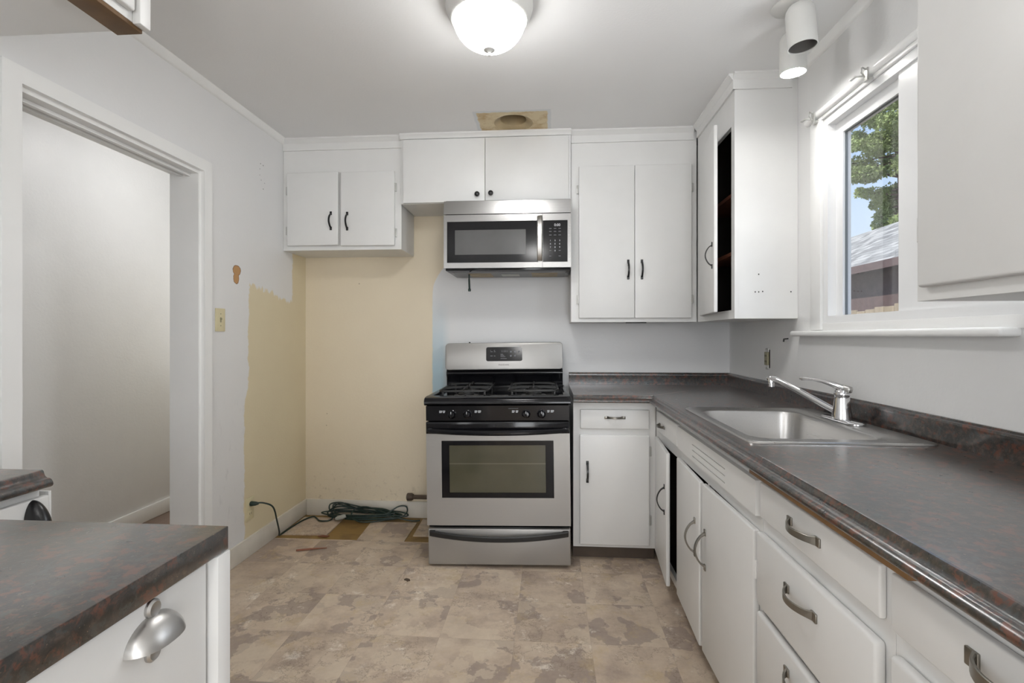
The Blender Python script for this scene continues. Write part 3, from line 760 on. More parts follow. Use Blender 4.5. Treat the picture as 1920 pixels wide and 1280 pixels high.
# ------------------------------------------------------------------ sink and tap
t = thing('kitchen_sink', 'drop-in single-bowl stainless steel sink set into the worktop below the window', 'sink', (.85, 1.9, ZW))
def rr(x0, x1, y0, y1, r, z, n=6):
    out = []
    for cx, cy, a0 in ((x1-r, y1-r, 0), (x0+r, y1-r, 90), (x0+r, y0+r, 180), (x1-r, y0+r, 270)):
        for i in range(n+1):
            a = R(a0+90*i/n); out.append((cx+r*math.cos(a), cy+r*math.sin(a), z))
    return out
BX0, BX1, BY0, BY1 = .628, 1.012, 1.602, 2.192
loops = [rr(.585, 1.122, 1.530, 2.262, .03, ZW+.0006), rr(.587, 1.120, 1.532, 2.260, .03, ZW+.005), rr(.592, 1.115, 1.537, 2.255, .028, ZW+.007),
         rr(.604, 1.10, 1.55, 2.243, .04, ZW+.0045), rr(BX0-.008, BX1+.008, BY0-.008, BY1+.008, .06, ZW+.004), rr(BX0, BX1, BY0, BY1, .06, ZW),
         rr(BX0+.003, BX1-.003, BY0+.003, BY1-.003, .06, ZW-.012), rr(BX0+.012, BX1-.012, BY0+.012, BY1-.012, .055, ZW-.13), rr(BX0+.02, BX1-.02, BY0+.02, BY1-.02, .05, ZW-.16), rr(BX0+.045, BX1-.045, BY0+.045, BY1-.045, .03, ZW-.172)]
bm = new(); rings = [[bm.verts.new(p) for p in l] for l in loops]
for a, b in zip(rings, rings[1:]):
    for j in range(len(a)): bm.faces.new((a[j], a[(j+1) % len(a)], b[(j+1) % len(a)], b[j]))
bm.faces.new(rings[-1]); bmesh.ops.solidify
obj('basin', bm, 'sink', t)
bm = new(); lathe(bm, [(.045, 0), (.045, .002), (.036, .003), (.03, -.0005), (.002, -.0005)], (.82, 1.9, ZW-.172), 28); obj('drain', bm, 'chrome', t)

t = thing('tap', 'chrome single-lever mixer tap with a long slanted spout behind the sink', 'tap', (1.066, 1.935, ZW+.006))
bm = new(); l0 = [rr(1.036, 1.098, 1.822, 2.045, .03, ZW+z, 8) for z in (.0056, .011)]+[rr(1.041, 1.093, 1.827, 2.040, .026, ZW+.0145, 8)]
rings = [[bm.verts.new(p) for p in l] for l in l0]
for a, b in zip(rings, rings[1:]):
    for j in range(len(a)): bm.faces.new((a[j], a[(j+1) % len(a)], b[(j+1) % len(a)], b[j]))
bm.faces.new(rings[-1]); bm.faces.new(rings[0][::-1]); obj('base_plate', bm, 'chrome', t)
bc = Vector((1.066, 1.935, ZW)); hv = Vector((-.56, .83, 0)).normalized()
bm = new(); lathe(bm, [(.033, .014), (.032, .03), (.0275, .06), (.0255, .088), (.0245, .096), (.0255, .098), (.026, .105), (.024, .114), (.017, .122), (.006, .1255), (.0005, .126)], bc, 30); obj('body', bm, 'chrome', t)
bm = new(); pts = []; 
pts = smooth([bc+hv*a+Vector((0, 0, z)) for a, z in ((.012, .034), (.10, .073), (.17, .105), (.215, .1245), (.245, .1355), (.268, .1395), (.290, .1395))], 4)
tip = bc+hv*.279+Vector((0, 0, .139))
sweep(bm, pts, circ(.0122, 16), scale=[1.12]+[1.]*(len(pts)-3)+[.92, .6]); obj('spout', bm, 'chrome', t)
bm = new(); lathe(bm, [(.0125, -.032), (.0125, -.018), (.0105, -.016), (.0125, -.014), (.0125, .006), (.008, .012), (.001, .013)], tip-hv*.004, 20); obj('aerator', bm, 'chrome', t)
bm = new(); L0 = bc+hv*-.012+Vector((0, 0, .122)); L1 = bc+hv*.155+Vector((0, 0, .150)); pts = [L0+(L1-L0)*s+Vector((0, 0, .010*math.sin(math.pi*s))) for s in (0, .15, .3, .5, .7, .85, .95, 1.)]
sweep(bm, pts, circ(.012, 14, .008), scale=[1.5, 1.45, 1.2, .85, .75, .85, .95, .5]); obj('lever', bm, 'chrome', t)
bm = new(); mt = Matrix.Translation(bc+hv*-.020+Vector((0, 0, .122))) @ Matrix.Rotation(math.atan2(hv.y, hv.x), 4, 'Z') @ Matrix.Rotation(R(-14), 4, 'Y')
box(bm, -.014, .02, -.014, .014, -.012, .012, .008, 3, mt); obj('cap', bm, 'nickel', t)

# ------------------------------------------------------------------ gas stove (local frame: x across, y into the wall)
st = thing('gas_stove', 'freestanding silver and black gas stove with oven, against the back wall', 'stove', (-.263, 2.652, .004), (0, R(-.72), R(1.3)))
W = .378
def lobj(name, bm, mat, parent, **k): return obj(name, bm, mat, parent, world=False, **k)
bm = new(); box(bm, -W+.002, W-.002, .034, .655, .035, .872, .004)
for x in (-.33, .33):
    for y in (.08, .6): box(bm, x-.015, x+.015, y-.015, y+.015, .0, .036)
lobj('body', bm, 'black', st)
bm = new(); box(bm, -W+.003, W-.002, .0, .033, .012, .203, .006, 3); drw = lobj('drawer', bm, 'silver', st)
def bow(z0, z1, dy, half, sec, y0):
    pts = []
    for i in range(25):
        s = -1+2*i/24; q = 1-s*s
        pts.append((half*s, y0-dy*q, z0+(z1-z0)*q))
    return pts
bm = new(); sweep(bm, bow(.181, .163, .034, .362, None, -.008), rectsec(.016, .029, .005), (0, 0, 1)); box(bm, -.366, -.335, -.012, .001, .167, .196, .004); box(bm, .335, .366, -.012, .001, .167, .196, .004)
lobj('handle', bm, 'blackmat', drw)
# oven door
bm = new(); plate(bm, (-W, -.297, .293, W), (.222, .367, .668, .705), rects([(-.297, .293, .367, .668)]), lambda u, v, d: (u, -.006+d, v), .036)
bmesh.ops.bevel(bm, geom=[e for e in bm.edges if e.is_manifold and e.calc_face_angle(0) > .5], offset=.004, segments=3, affect='EDGES', profile=.5)
dor = lobj('oven_door', bm, 'silver', st)
bm = new(); plate(bm, (-.296, -.258, .252, .292), (.368, .392, .643, .667), rects([(-.258, .252, .392, .643)]), lambda u, v, d: (u, -.004+d, v), .02); lobj('window_surround', bm, 'black', dor)
bm = new(); box(bm, -.257, .251, .002, .012, .393, .642); lobj('oven_window', bm, 'ovenglass', dor)
bm = new(); box(bm, -W, W, -.010, .034, .7045, .768, .004); lobj('top_band', bm, 'black', dor)
bm = new(); sweep(bm, bow(.722, .716, .046, .366, None, -.014), rectsec(.020, .024, .007), (0, 0, 1)); box(bm, -.372, -.34, -.022, -.009, .708, .738, .005); box(bm, .34, .372, -.022, -.009, .708, .738, .005); lobj('handle', bm, 'black', dor)
# control panel and knobs
bm = new(); extr(bm, [(.034, .774), (-.010, .774), (-.013, .852), (.034, .852)], 0, -W+.002, W-.002, lambda p, a: (a, p[0], p[1])); pan = lobj('control_panel', bm, 'black', st)
for x in (-.238, -.156, .152, .232):
    k = new(); rot = Matrix.Rotation(R(88), 4, 'X')
    lathe(k, [(.023, 0), (.023, .004), (.019, .007), (.0165, .026), (.014, .029), (.001, .030)], (x, -.0108, .808), 24, rot)
    box(k, x-.004, x+.004, -.047, -.03, .790, .826, .003); kb = lobj('knob', k, 'black', st)
    k = new(); box(k, x-.0011, x+.0011, -.0478, -.0468, .814, .826); lobj('pointer', k, 'white_print', kb)
bm = new()
for x0, w in ((-.305, .016), (-.286, .012), (-.118, .014), (-.1, .016), (.078, .015), (.098, .013), (.262, .013), (.28, .017)):
    for z in (.817, .8215, .826):
        bm = new(); box(bm, x0, x0+w*(1 if z > .82 else .8), -.0128, -.0105, z-.0011, z+.0011); lobj('printed_mark', bm, 'white_print', pan)
for i in range(9):
    bm = new(); box(bm, .06+i*.0058, .064+i*.0058, -.0132, -.011, .836, .838); lobj('printed_mark', bm, 'grey_print', pan)
# cooktop: bull-nosed front, raised rim, recessed floor
bm = new(); extr(bm, [(.0, .8535), (-.014, .856), (-.022, .864), (-.022, .877), (-.014, .888), (.0, .895), (.06, .899), (.06, .8535)], 0, -W-.006, W+.006, lambda p, a: (a, p[0], p[1]))
box(bm, -W-.006, -W+.028, .055, .60, .8535, .8995, .006, 3); box(bm, W-.028, W+.006, .055, .60, .8535, .8995, .006, 3); box(bm, -W, W, .055, .60, .8535, .884)
box(bm, -W, W, .555, .60, .87, .903, .006, 3)
ck = lobj('cooktop', bm, 'black', st)
for cx in (-.19, .19):
    for cy in (.19, .435):
        k = new(); lathe(k, [(.07, .884), (.068, .887), (.045, .888), (.044, .897), (.040, .899), (.038, .904), (.001, .905)], (cx, cy, 0), 28); lobj('burner', k, 'blackmat', st)
    g = new(); hw, hl = .135, .225; cy = .312; z = .922; r = circ(.0055, 8)
    loop = [(x, y, z-.003) for x, y, _ in rr(cx-hw, cx+hw, cy-hl, cy+hl, .035, 0, 5)]
    sweep(g, loop, rectsec(.009, .012, .002), closed=True)
    sweep(g, [(cx-hw, cy, z-.002), (cx+hw, cy, z-.002)], rectsec(.009, .011, .002))
    for by in (.19, .435):
        for dx, dy in ((1, 0), (-1, 0), (0, 1), (0, -1)):
            L = hw if dx else .105
            p = [(cx+dx*.025, by+dy*.025, z+.006), (cx+dx*.07, by+dy*.07, z+.006), (cx+dx*L*.92, by+dy*L*.92, z+.001), (cx+dx*L, by+dy*L, z-.006)]
            sweep(g, p, rectsec(.008, .012, .002))
    for sx in (-1, 1):
        for sy in (-1, 1): box(g, cx+sx*(hw-.02)-.005, cx+sx*(hw-.02)+.005, cy+sy*(hl-.005)-.005, cy+sy*(hl-.005)+.005, .8835, z, .001)
    lobj('pan_grate', g, 'blackmat', st)
# backguard
bm = new(); lathe(bm, [(.006, 1.170), (.006, 1.178), (.003, 1.181), (.0005, 1.1815)], (-.222, .60, 0), 12); lobj('screw_stud', bm, 'blackmat', st)
bm = new(); extr(bm, [(.60, .874), (.60, .955), (.588, .972), (.588, .985), (.600, 1.004), (.655, 1.004), (.655, .874)], 0, -W+.004, W-.004, lambda p, a: (a, p[0], p[1])); lobj('back_riser', bm, 'black', st)
b2 = new(); box(b2, -.3745, .3745, .545, .655, 1.004, 1.174, .0)
vv = [e for e in b2.edges if abs((e.verts[0].co-e.verts[1].co).y) > .05]
bmesh.ops.bevel(b2, geom=vv, offset=.022, segments=5, affect='EDGES', profile=.5)
bmesh.ops.bevel(b2, geom=[e for e in b2.edges if e.calc_face_angle(0) > 1.2], offset=.006, segments=2, affect='EDGES', profile=.5)
bg = lobj('backguard', b2, 'silver', st)
b2 = new(); box(b2, -.112, .118, .5425, .547, 1.058, 1.147, .0)
bmesh.ops.bevel(b2, geom=[e for e in b2.edges if abs((e.verts[0].co-e.verts[1].co).y) > .003], offset=.012, segments=4, affect='EDGES', profile=.5)
dp = lobj('display_panel', b2, 'black', bg)
bm = new(); y0, y1 = .5416, .5424
for x, z, w in ((-.085, 1.118, .014), (-.062, 1.118, .010), (-.085, 1.091, .014), (-.062, 1.091, .009), (-.085, 1.126, .004), (-.062, 1.126, .006), (-.02, 1.101, .016), (-.02, 1.094, .022), (-.02, 1.086, .030), (-.02, 1.074, .040)):
    bm = new(); box(bm, x, x+w, y0, y1, z-.0016, z+.0016); lobj('printed_mark', bm, 'grey_print', bg)
for x, z in ((.046, 1.117), (.072, 1.117), (.097, 1.117), (.046, 1.091), (.072, 1.091)):
    bm = new(); lathe(bm, [(.006, 0), (.006, .0008)], (x, .5424, z), 12, Matrix.Rotation(R(90), 4, 'X')); lobj('button', bm, 'grey_print', bg)
for i, x in enumerate((-.014, .0, .008, .019)):      # seven-segment style clock strokes
    bm = new(); box(bm, x, x+.0012, y0, y1, 1.113, 1.127); box(bm, x+.001, x+.0062, y0, y1, 1.1195, 1.1205); box(bm, x+.006, x+.0072, y0, y1, 1.113, 1.127); lobj('clock_digit', bm, 'grey_print', bg)
text('lettering', 'FRIGIDAIRE', .0135, 'dark_print', bg, Matrix.Translation((.0, .5445, 1.034)) @ FRONT)

for o in [bg]+list(bg.children):       # the control fascia leans back a little
    for v in o.data.vertices: v.co.y += (v.co.z-1.004)*.15

# ------------------------------------------------------------------ microwave
MX0, MX1, MF, MZ0, MZ1 = -.6225, .1255, 2.955, 1.606, 2.0165
mw = thing('microwave', 'stainless steel over-the-range microwave hanging above the stove', 'microwave', ((MX0+MX1)/2, 3.16, MZ0))
bm = new(); box(bm, MX0+.004, MX1-.004, MF+.035, D-.003, MZ0+.004, 2.0265, .003); obj('case', bm, 'black', mw)
bm = new(); box(bm, MX0+.03, MX1-.03, MF+.10, D-.03, MZ0+.001, MZ0+.0035); bs = obj('bottom_panel', bm, 'underside', mw)
for x0, x1 in ((-.50, -.36), (-.11, .05)):
    bm = new(); box(bm, x0, x1, MF+.16, MF+.34, MZ0-.001, MZ0+.0009, .0); obj('grease_filter', bm, 'filter', bs)
bm = new(); box(bm, -.30, -.19, MF+.20, MF+.30, MZ0-.0012, MZ0+.0009); obj('lamp_cover', bm, 'clearplug', bs)
bm = new(); extr(bm, [(.0, 1.938), (.0, 1.945), (.006, 2.0165), (.04, 2.0165), (.04, 1.938)], 0, MX0, MX1, lambda p, a: (a, MF+p[0], p[1])); obj('vent_grille', bm, 'steel', mw)
XS = -.040
def front(x0, x1, hole, zt=1.9335, zb=1.6205):
    b = new(); hx0, hx1, hz0, hz1 = hole
    plate(b, (x0, hx0, hx1, x1), (zb, hz0, hz1, zt), rects([hole]), lambda u, v, d: (u, MF+d, v), .034)
    bmesh.ops.bevel(b, geom=[e for e in b.edges if e.is_manifold and e.calc_face_angle(0) > .5], offset=.0025, segments=2, affect='EDGES', profile=.5); return b
GZ0, GZ1 = 1.652, 1.894
md = obj('door', front(MX0, XS-.001, (MX0+.02, XS-.016, GZ0, GZ1)), 'steel', mw)
b = new(); plate(b, (MX0+.0205, -.557, -.137, XS-.0165), (GZ0+.0005, 1.699, 1.846, GZ1-.0005), rects([(-.557, -.137, 1.699, 1.846)]), lambda u, v, d: (u, MF+.0015+d, v), .02); obj('dark_glass', b, 'black', md)
bm = new(); box(bm, -.5565, -.1375, MF+.005, MF+.012, 1.6995, 1.8455); obj('viewing_window', bm, 'ogrey', md)
bm = new(); hx = -.0555; n = 16
pts = [(hx, MF-.004-.034*math.sin(math.pi*i/n)**.6, 1.660+(1.918-1.660)*i/n) for i in range(n+1)]
sweep(bm, pts, rectsec(.030, .010, .004), up=(0, 1, 0)); 
for z in (1.666, 1.912): lathe(bm, [(.015, 0), (.015, .006)], (hx, MF+.001, z), 20, Matrix.Rotation(R(90), 4, 'X'))
obj('handle', bm, 'nickel', md)
mp = obj('control_panel', front(XS+.001, MX1, (XS+.0025, MX1-.02, GZ0, GZ1)), 'steel', mw)
b = new(); box(b, XS+.003, MX1-.0205, MF+.0015, MF+.02, GZ0+.0005, GZ1-.0005); obj('touch_panel', b, 'black', mp)
KX = (.006, .033, .060); tf = lambda x, z: Matrix.Translation(((x), MF+.001, z)) @ FRONT
me_ = mw.location
def mtext(body, size, x, z, mat='white_print', nm='lettering', par=mp): return text(nm, body, size, mat, par, Matrix.Translation(-me_) @ tf(x, z))
mtext('0:00', .021, .046, 1.866, nm='clock_digits')
for r_, row in enumerate(('123', '456', '789')):
    for c_, ch in enumerate(row): mtext(ch, .0125, KX[c_], 1.776-.0195*r_, nm='key_digit')
mtext('0', .0125, KX[1], 1.7165, nm='key_digit')
bm = new()
for z in (1.846, 1.829, 1.808):
    for x in KX:
        bm = new(); box(bm, x-.007, x+.007, MF+.0008, MF+.0016, z-.0014, z+.0014); obj('key_mark', bm, 'grey_print', mp)
for x, z in ((KX[0], 1.718), (KX[2], 1.718), (KX[0], 1.686), (KX[2], 1.686)):
    bm = new(); box(bm, x-.006, x+.006, MF+.0008, MF+.0016, z-.0016, z+.0016); obj('key_mark', bm, 'grey_print', mp)
mtext('FRIGIDAIRE', .0125, -.305, 1.6365, 'dark_print', par=md)
wire = new(); sweep(wire, [(-.497, 3.12, 1.604), (-.497, 3.12, 1.57), (-.495, 3.119, 1.53), (-.494, 3.118, 1.508)], circ(.006, 8)); lathe(wire, [(.008, 0), (.009, .004), (.009, .014), (.006, .018)], (-.494, 3.118, 1.498), 12)
o = obj('hanging_cord', wire, 'cord'); tag(o, 'short dark wire end dangling under the microwave', 'wire')

# ------------------------------------------------------------------ lamps
cl = thing('ceiling_light', 'lit flush dome ceiling light with white ring and finial', 'lamp', (-.223, 1.875, ZC))
LC = (-.223, 1.875, 0)
bm = new(); lathe(bm, [(.158, ZC-.0005), (.163, ZC-.004), (.1635, ZC-.012), (.161, ZC-.020), (.160, ZC-.026), (.155, ZC-.040), (.149, ZC-.052), (.147, ZC-.056), (.143, ZC-.062), (.139, ZC-.064), (.1365, ZC-.062), (.136, ZC-.04)], LC, 56, cap=False); lathe(bm, [(.0005, ZC-.002), (.158, ZC-.002)], LC, 56, cap=False); obj('ring', bm, 'lampwhite', cl)
bm = new(); prof = [(.1355*math.sin(R(90)*(1-i/14))**.85 if i < 14 else .0005, ZC-.058-.106*math.sin(R(90)*i/14)**1.15) for i in range(15)]
lathe(bm, prof, LC, 56, cap=False); obj('glass_bowl', bm, 'dome', cl)
bm = new(); zf = ZC-.162; lathe(bm, [(.0005, zf+.006), (.022, zf+.005), (.025, zf-.001), (.021, zf-.010), (.010, zf-.014), (.0055, zf-.019), (.007, zf-.025), (.004, zf-.030), (.0005, zf-.031)], LC, 24); obj('finial', bm, 'lampwhite', cl)

sp = thing('spotlight', 'white twin-head ceiling spotlight near the window, one head lit', 'lamp', (.892, 1.968, ZC))
bm = new(); lathe(bm, [(.0005, ZC-.0005), (.058, ZC-.0008), (.060, ZC-.006), (.054, ZC-.014), (.03, ZC-.022), (.012, ZC-.025), (.0005, ZC-.026)], (.892, 1.968, 0), 32); obj('canopy', bm, 'lampwhite', sp)
def head(c, axis, lit):
    axis = Vector(axis).normalized(); c = Vector(c); rot = Vector((0, 0, -1)).rotation_difference(axis).to_matrix().to_4x4()
    b = new(); L = .155
    lathe(b, [(.0005, 0), (.020, 0), (.038, -.007), (.046, -.020), (.0485, -.035), (.0485, -L), (.0455, -L), (.0455, -L+.10)], c, 36, rot, cap=False)
    h = obj('lamp_head', b, 'lampwhite', sp)
    b = new(); lathe(b, [(.0452, -L+.004), (.0452, -.05), (.0005, -.05)], c, 30, rot, cap=False); obj('inner_sleeve', b, 'lampin', h)
    b = new()
    if lit: lathe(b, [(.0005, -L+.010), (.030, -L+.012), (.043, -L+.022), (.043, -L+.05)], c, 30, rot, cap=False)
    else: lathe(b, [(.0005, -L+.048), (.018, -L+.05), (.028, -L+.058), (.031, -L+.072), (.022, -L+.10)], c, 30, rot, cap=False)
    obj('bulb', b, 'bulb' if lit else 'bulboff', h)
    b = new(); sweep(b, [Vector((.892, 1.968, ZC-.02)), c.lerp(Vector((.892, 1.968, ZC-.02)), .5)+Vector((0, 0, .006)), c-axis*-.004], circ(.011, 10)); obj('arm', b, 'nickel', sp)
    return h
head((.898, 1.895, 2.412), (.06, -.03, -1), False)
head((.955, 2.068, 2.412), (.03, .05, -1), True)

# ------------------------------------------------------------------ small fixtures
t = thing('light_switch', 'almond wall switch plate with a snapped toggle beside the doorway', 'switch', (XL, 2.457, 1.303))
bm = new(); box(bm, XL, XL+.006, 2.4205, 2.4935, 1.244, 1.361, .002); obj('plate', bm, 'almond', t)
bm = new(); box(bm, XL+.005, XL+.0068, 2.452, 2.462, 1.29, 1.315); obj('slot', bm, 'oldplastic', t)
bm = new(); box(bm, XL+.0065, XL+.012, 2.453, 2.461, 1.303, 1.313, .001); obj('toggle', bm, 'oldplastic', t)
bm = new(); sweep(bm, [(XL+.005, 2.457, 1.273), (XL+.0072, 2.457, 1.273)], circ(.003, 10)); sweep(bm, [(XL+.005, 2.457, 1.333), (XL+.0072, 2.457, 1.333)], circ(.003, 10)); obj('screw', bm, 'oldplastic', t)
t = thing('wall_socket', 'almond wall outlet near the floor with a green plug in it', 'socket', (XL, 2.712, .258))
bm = new(); box(bm, XL, XL+.006, 2.675, 2.749, .196, .322, .002); obj('plate', bm, 'almond', t)
for z in (.232, .286):
    bm = new(); box(bm, XL+.0055, XL+.0075, 2.696, 2.728, z-.018, z+.018, .004); o = obj('receptacle', bm, 'almond', t)
    bm = new(); box(bm, XL+.007, XL+.0079, 2.7035, 2.706, z-.006, z+.006); box(bm, XL+.007, XL+.0079, 2.718, 2.7205, z-.006, z+.006); obj('slot', bm, 'hole', o)
t = thing('wall_socket', 'old bare outlet without cover plate on the wall behind the tap', 'socket', (XR, 2.788, 1.10))
bm = new(); box(bm, XR-.0012, XR, 2.762, 2.814, 1.052, 1.148, .0); obj('box_opening', bm, 'hole', t)
bm = new(); box(bm, XR-.012, XR-.001, 2.768, 2.808, 1.066, 1.136, .003); obj('receptacle', bm, 'oldplastic', t)
bm = new(); box(bm, XR-.006, XR-.001, 2.770, 2.806, 1.044, 1.068, .002); box(bm, XR-.006, XR-.001, 2.770, 2.806, 1.134, 1.156, .002)
for z in (1.05, 1.15): sweep(bm, [(XR-.004, 2.788, z), (XR-.012, 2.788, z)], circ(.005, 8))
obj('strap', bm, 'hinge', t)
bm = new()
for z in (1.086, 1.116):
    for y in (2.781, 2.795): box(bm, XR-.0128, XR-.0118, y-.0015, y+.0015, z-.005, z+.005)
obj('slot', bm, 'hole', t)
bm = new(); sweep(bm, [(XR, 2.559, 1.208), (XR-.02, 2.559, 1.206)], circ(.003, 8)); sweep(bm, [(XR-.02, 2.559, 1.208), (XR-.022, 2.559, 1.192)], circ(.004, 8))
o = obj('wall_hook', bm, 'blackmat'); tag(o, 'tiny dark hook in the wall under the left end of the window sill', 'hook')

# gas pipe stub, stick, chip
t = thing('gas_pipe', 'capped rusty gas pipe stub low on the wall left of the stove', 'pipe', (-.8, 3.322, .128))
bm = new(); sweep(bm, [(-.925, 3.322, .148), (-.60, 3.322, .148)], circ(.0135, 14)); sweep(bm, [(-.60, 3.322, .148), (-.60, 3.365, .148)], circ(.0135, 14)); obj('pipe', bm, 'pipe', t)
bm = new(); sweep(bm, [(-.948, 3.322, .148), (-.944, 3.322, .148), (-.915, 3.322, .148), (-.905, 3.322, .148)], circ(.025, 16), scale=[.8, 1, 1, .75]); obj('cap', bm, 'pipe', t)
bm = new(); sweep(bm, [(-1.432, 2.776, .006), (-1.36, 2.80, .006), (-1.275, 2.826, .004)], rectsec(.012, .008, .002), scale=[1, 1, .4]); o = obj('wood_splinter', bm, 'stick'); tag(o, 'thin reddish wood splinter lying on the vinyl floor', 'stick')
random.seed(4)
bm = new(); pts = [(.016*(1+.5*random.uniform(-1, 1))*math.cos(a), .012*(1+.5*random.uniform(-1, 1))*math.sin(a)) for a in [k*2*math.pi/9 for k in range(9)]]
extr(bm, pts, 2, .0002, .0025, lambda p, a: (-.708+p[0], 2.491+p[1], a)); o = obj('debris_chip', bm, 'pipe'); tag(o, 'small dark torn chip on the floor in front of the stove', 'debris')
bm = new(); extr(bm, [(-.035, -.006), (.028, -.012), (.034, .004), (-.01, .012)], 2, .0, .004, lambda p, a: (-1.37+p[0], 2.992+p[1], a+.002)); o = obj('debris_chip', bm, 'shelf'); tag(o, 'small brown curled scrap on the bare strip by the cord', 'debris')

# extension cord
t = thing('extension_cord', 'tangled dark green extension cord on the floor along the back wall', 'cord', (-1.3, 3.25, 0))
rad = .0046; bm = new(); pts = []
path = [(-1.640, 2.716, .287), (-1.60, 2.73, .286), (-1.565, 2.77, .25), (-1.575, 2.83, .15), (-1.60, 2.90, .06), (-1.635, 2.965, .012), (-1.64, 3.04, .006), (-1.635, 3.13, .006), (-1.62, 3.24, .006), (-1.585, 3.30, .008), (-1.545, 3.27, .008), (-1.50, 3.225, .008), (-1.44, 3.235, .010), (-1.44, 3.30, .02)]
random.seed(11)
for k in range(6):     # long flat coils leaning on the baseboard
    e = .24+random.uniform(-.05, .04); cx = -1.235+random.uniform(-.03, .03); zb = .008+.006*k
    for a in range(0, 360, 45):
        ca, sa = math.cos(R(a)), math.sin(R(a))
        path.append((cx-e*ca*.98, 3.285-.035*sa+random.uniform(-.008, .008), zb+.018*(1+ (-sa))*.7+random.uniform(0, .010)+(.04 if (a == 315 and k % 2) else 0)))
path += [(-1.46, 3.29, .06), (-1.47, 3.315, .09), (-1.40, 3.325, .098), (-1.32, 3.315, .075), (-1.2, 3.30, .05), (-1.1, 3.28, .04), (-1.05, 3.29, .06), (-1.00, 3.315, .085), (-.955, 3.325, .082), (-.945, 3.31, .05), (-.985, 3.285, .02), (-1.1, 3.26, .008), (-1.22, 3.225, .008), (-1.30, 3.25, .03), (-1.29, 3.29, .07), (-1.22, 3.30, .082), (-1.12, 3.29, .06), (-1.0, 3.26, .03), (-.9, 3.27, .008), (-.85, 3.285, .006)]
sweep(bm, smooth(path), circ(rad, 8)); obj('cable', bm, 'cord', t)
bm = new(); sweep(bm, [(XL+.0078, 2.712, .286), (XL+.012, 2.712, .286), (XL+.034, 2.715, .286), (XL+.05, 2.722, .286)], circ(.014, 12), scale=[.9, 1, .85, .45]); obj('plug', bm, 'cord', t)
bm = new(); sweep(bm, [(-1.40, 3.235, .02), (-1.385, 3.235, .024), (-1.35, 3.24, .034), (-1.335, 3.245, .038)], circ(.0145, 12), scale=[.6, 1, 1, .7]); obj('socket_end', bm, 'clearplug', t, label='pale grey socket end')

# ------------------------------------------------------------------ outdoors
def fencemat():
    n = N('weathered_fence'); p = n.coord(); x, y, z = n.sep(p)[0:3]
    g = n.noise(n.comb(n.math('MULTIPLY', x, 30.), n.math('MULTIPLY', y, 30.), n.math('MULTIPLY', z, 3.)), 1., 5, .65)[0]
    n.set(n.mix(g, lin(110, 94, 74), lin(188, 170, 142)), .8); return n.m
M['fence'] = fencemat()
M['shed'] = plain('brown_siding', lin(104, 84, 80), .75, var=.15)
def shingle():
    n = N('roof_shingles'); p = n.coord(); x, y, z = n.sep(p)[0:3]
    row = n.math('FLOOR', n.math('MULTIPLY', z, 13.)); k = n.math('FLOOR', n.math('ADD', n.math('MULTIPLY', y, 5.), n.math('MULTIPLY', row, .5)))
    w = n.white(n.comb(row, k, 0.))[0]; g = n.noise(p, 40, 3)[0]
    c = n.mix(n.math('MULTIPLY_ADD', w, .7, n.math('MULTIPLY', g, .3)), lin(120, 116, 110), lin(205, 200, 190))
    ed = n.step(n.math('FRACT', n.math('MULTIPLY', z, 13.)), .14, .02)
    n.set(n.mix(n.math('MULTIPLY', ed, .85), c, lin(70, 68, 64)), .85); return n.m
M['shingle'] = shingle()
def leafmat(name, a, b):
    n = N(name); g = n.noise(n.coord(), 1.6, 4)[0]; w = n.noise(n.coord(), 30, 2)[0]
    n.set(n.mix(n.math('MULTIPLY_ADD', w, .5, n.math('MULTIPLY', g, .5)), a, b), .6); return n.m
M['needle'] = leafmat('conifer_needles', lin(96, 120, 76), lin(206, 216, 142))
M['leaf'] = leafmat('bright_leaves', lin(120, 156, 84), lin(204, 222, 140))
M['bark'] = plain('reddish_bark', lin(112, 84, 74), .9, var=.25)
M['soil'] = plain('yard_soil', lin(120, 108, 86), .9, var=.2)
GZ = -.35
bm = new(); box(bm, 1.3, 40, -12, 45, GZ-.1, GZ); struct('ground_outside', bm, 'soil')
t = thing('wooden_fence', 'weathered plank fence outside below the window', 'fence', (3.2, 5.0, GZ))
bm = new(); random.seed(2)
for k in range(64):
    y = 1.2+k*.145; h = 1.50+random.uniform(-.025, .03)
    b = new(); box(b, 3.2, 3.22, y, y+.139, GZ, h, .004); add(bm, b)
obj('planks', bm, 'fence', t)
bm = new(); box(bm, 3.221, 3.26, 1.2, 10.4, 1.1, 1.19); box(bm, 3.221, 3.26, 1.2, 10.4, .0, .09); obj('rail', bm, 'fence', t)
t = thing('shed', 'brown-walled outbuilding with grey shingle roof beyond the fence', 'building', (6.6, 11, GZ))
bm = new(); box(bm, 5.3, 8.9, 3., 20., GZ, 2.42); obj('wall', bm, 'shed', t)
bm = new(); extr(bm, [(5.0, 2.26), (7.15, 3.46), (9.3, 2.26), (9.3, 2.35), (7.15, 3.57), (5.0, 2.35)], 1, 2.7, 20.3, lambda p, a: (p[0], a, p[1])); obj('roof', bm, 'shingle', t)
bm = new(); box(bm, 4.98, 5.0, 2.7, 20.3, 2.24, 2.36); obj('fascia', bm, 'shed', t)

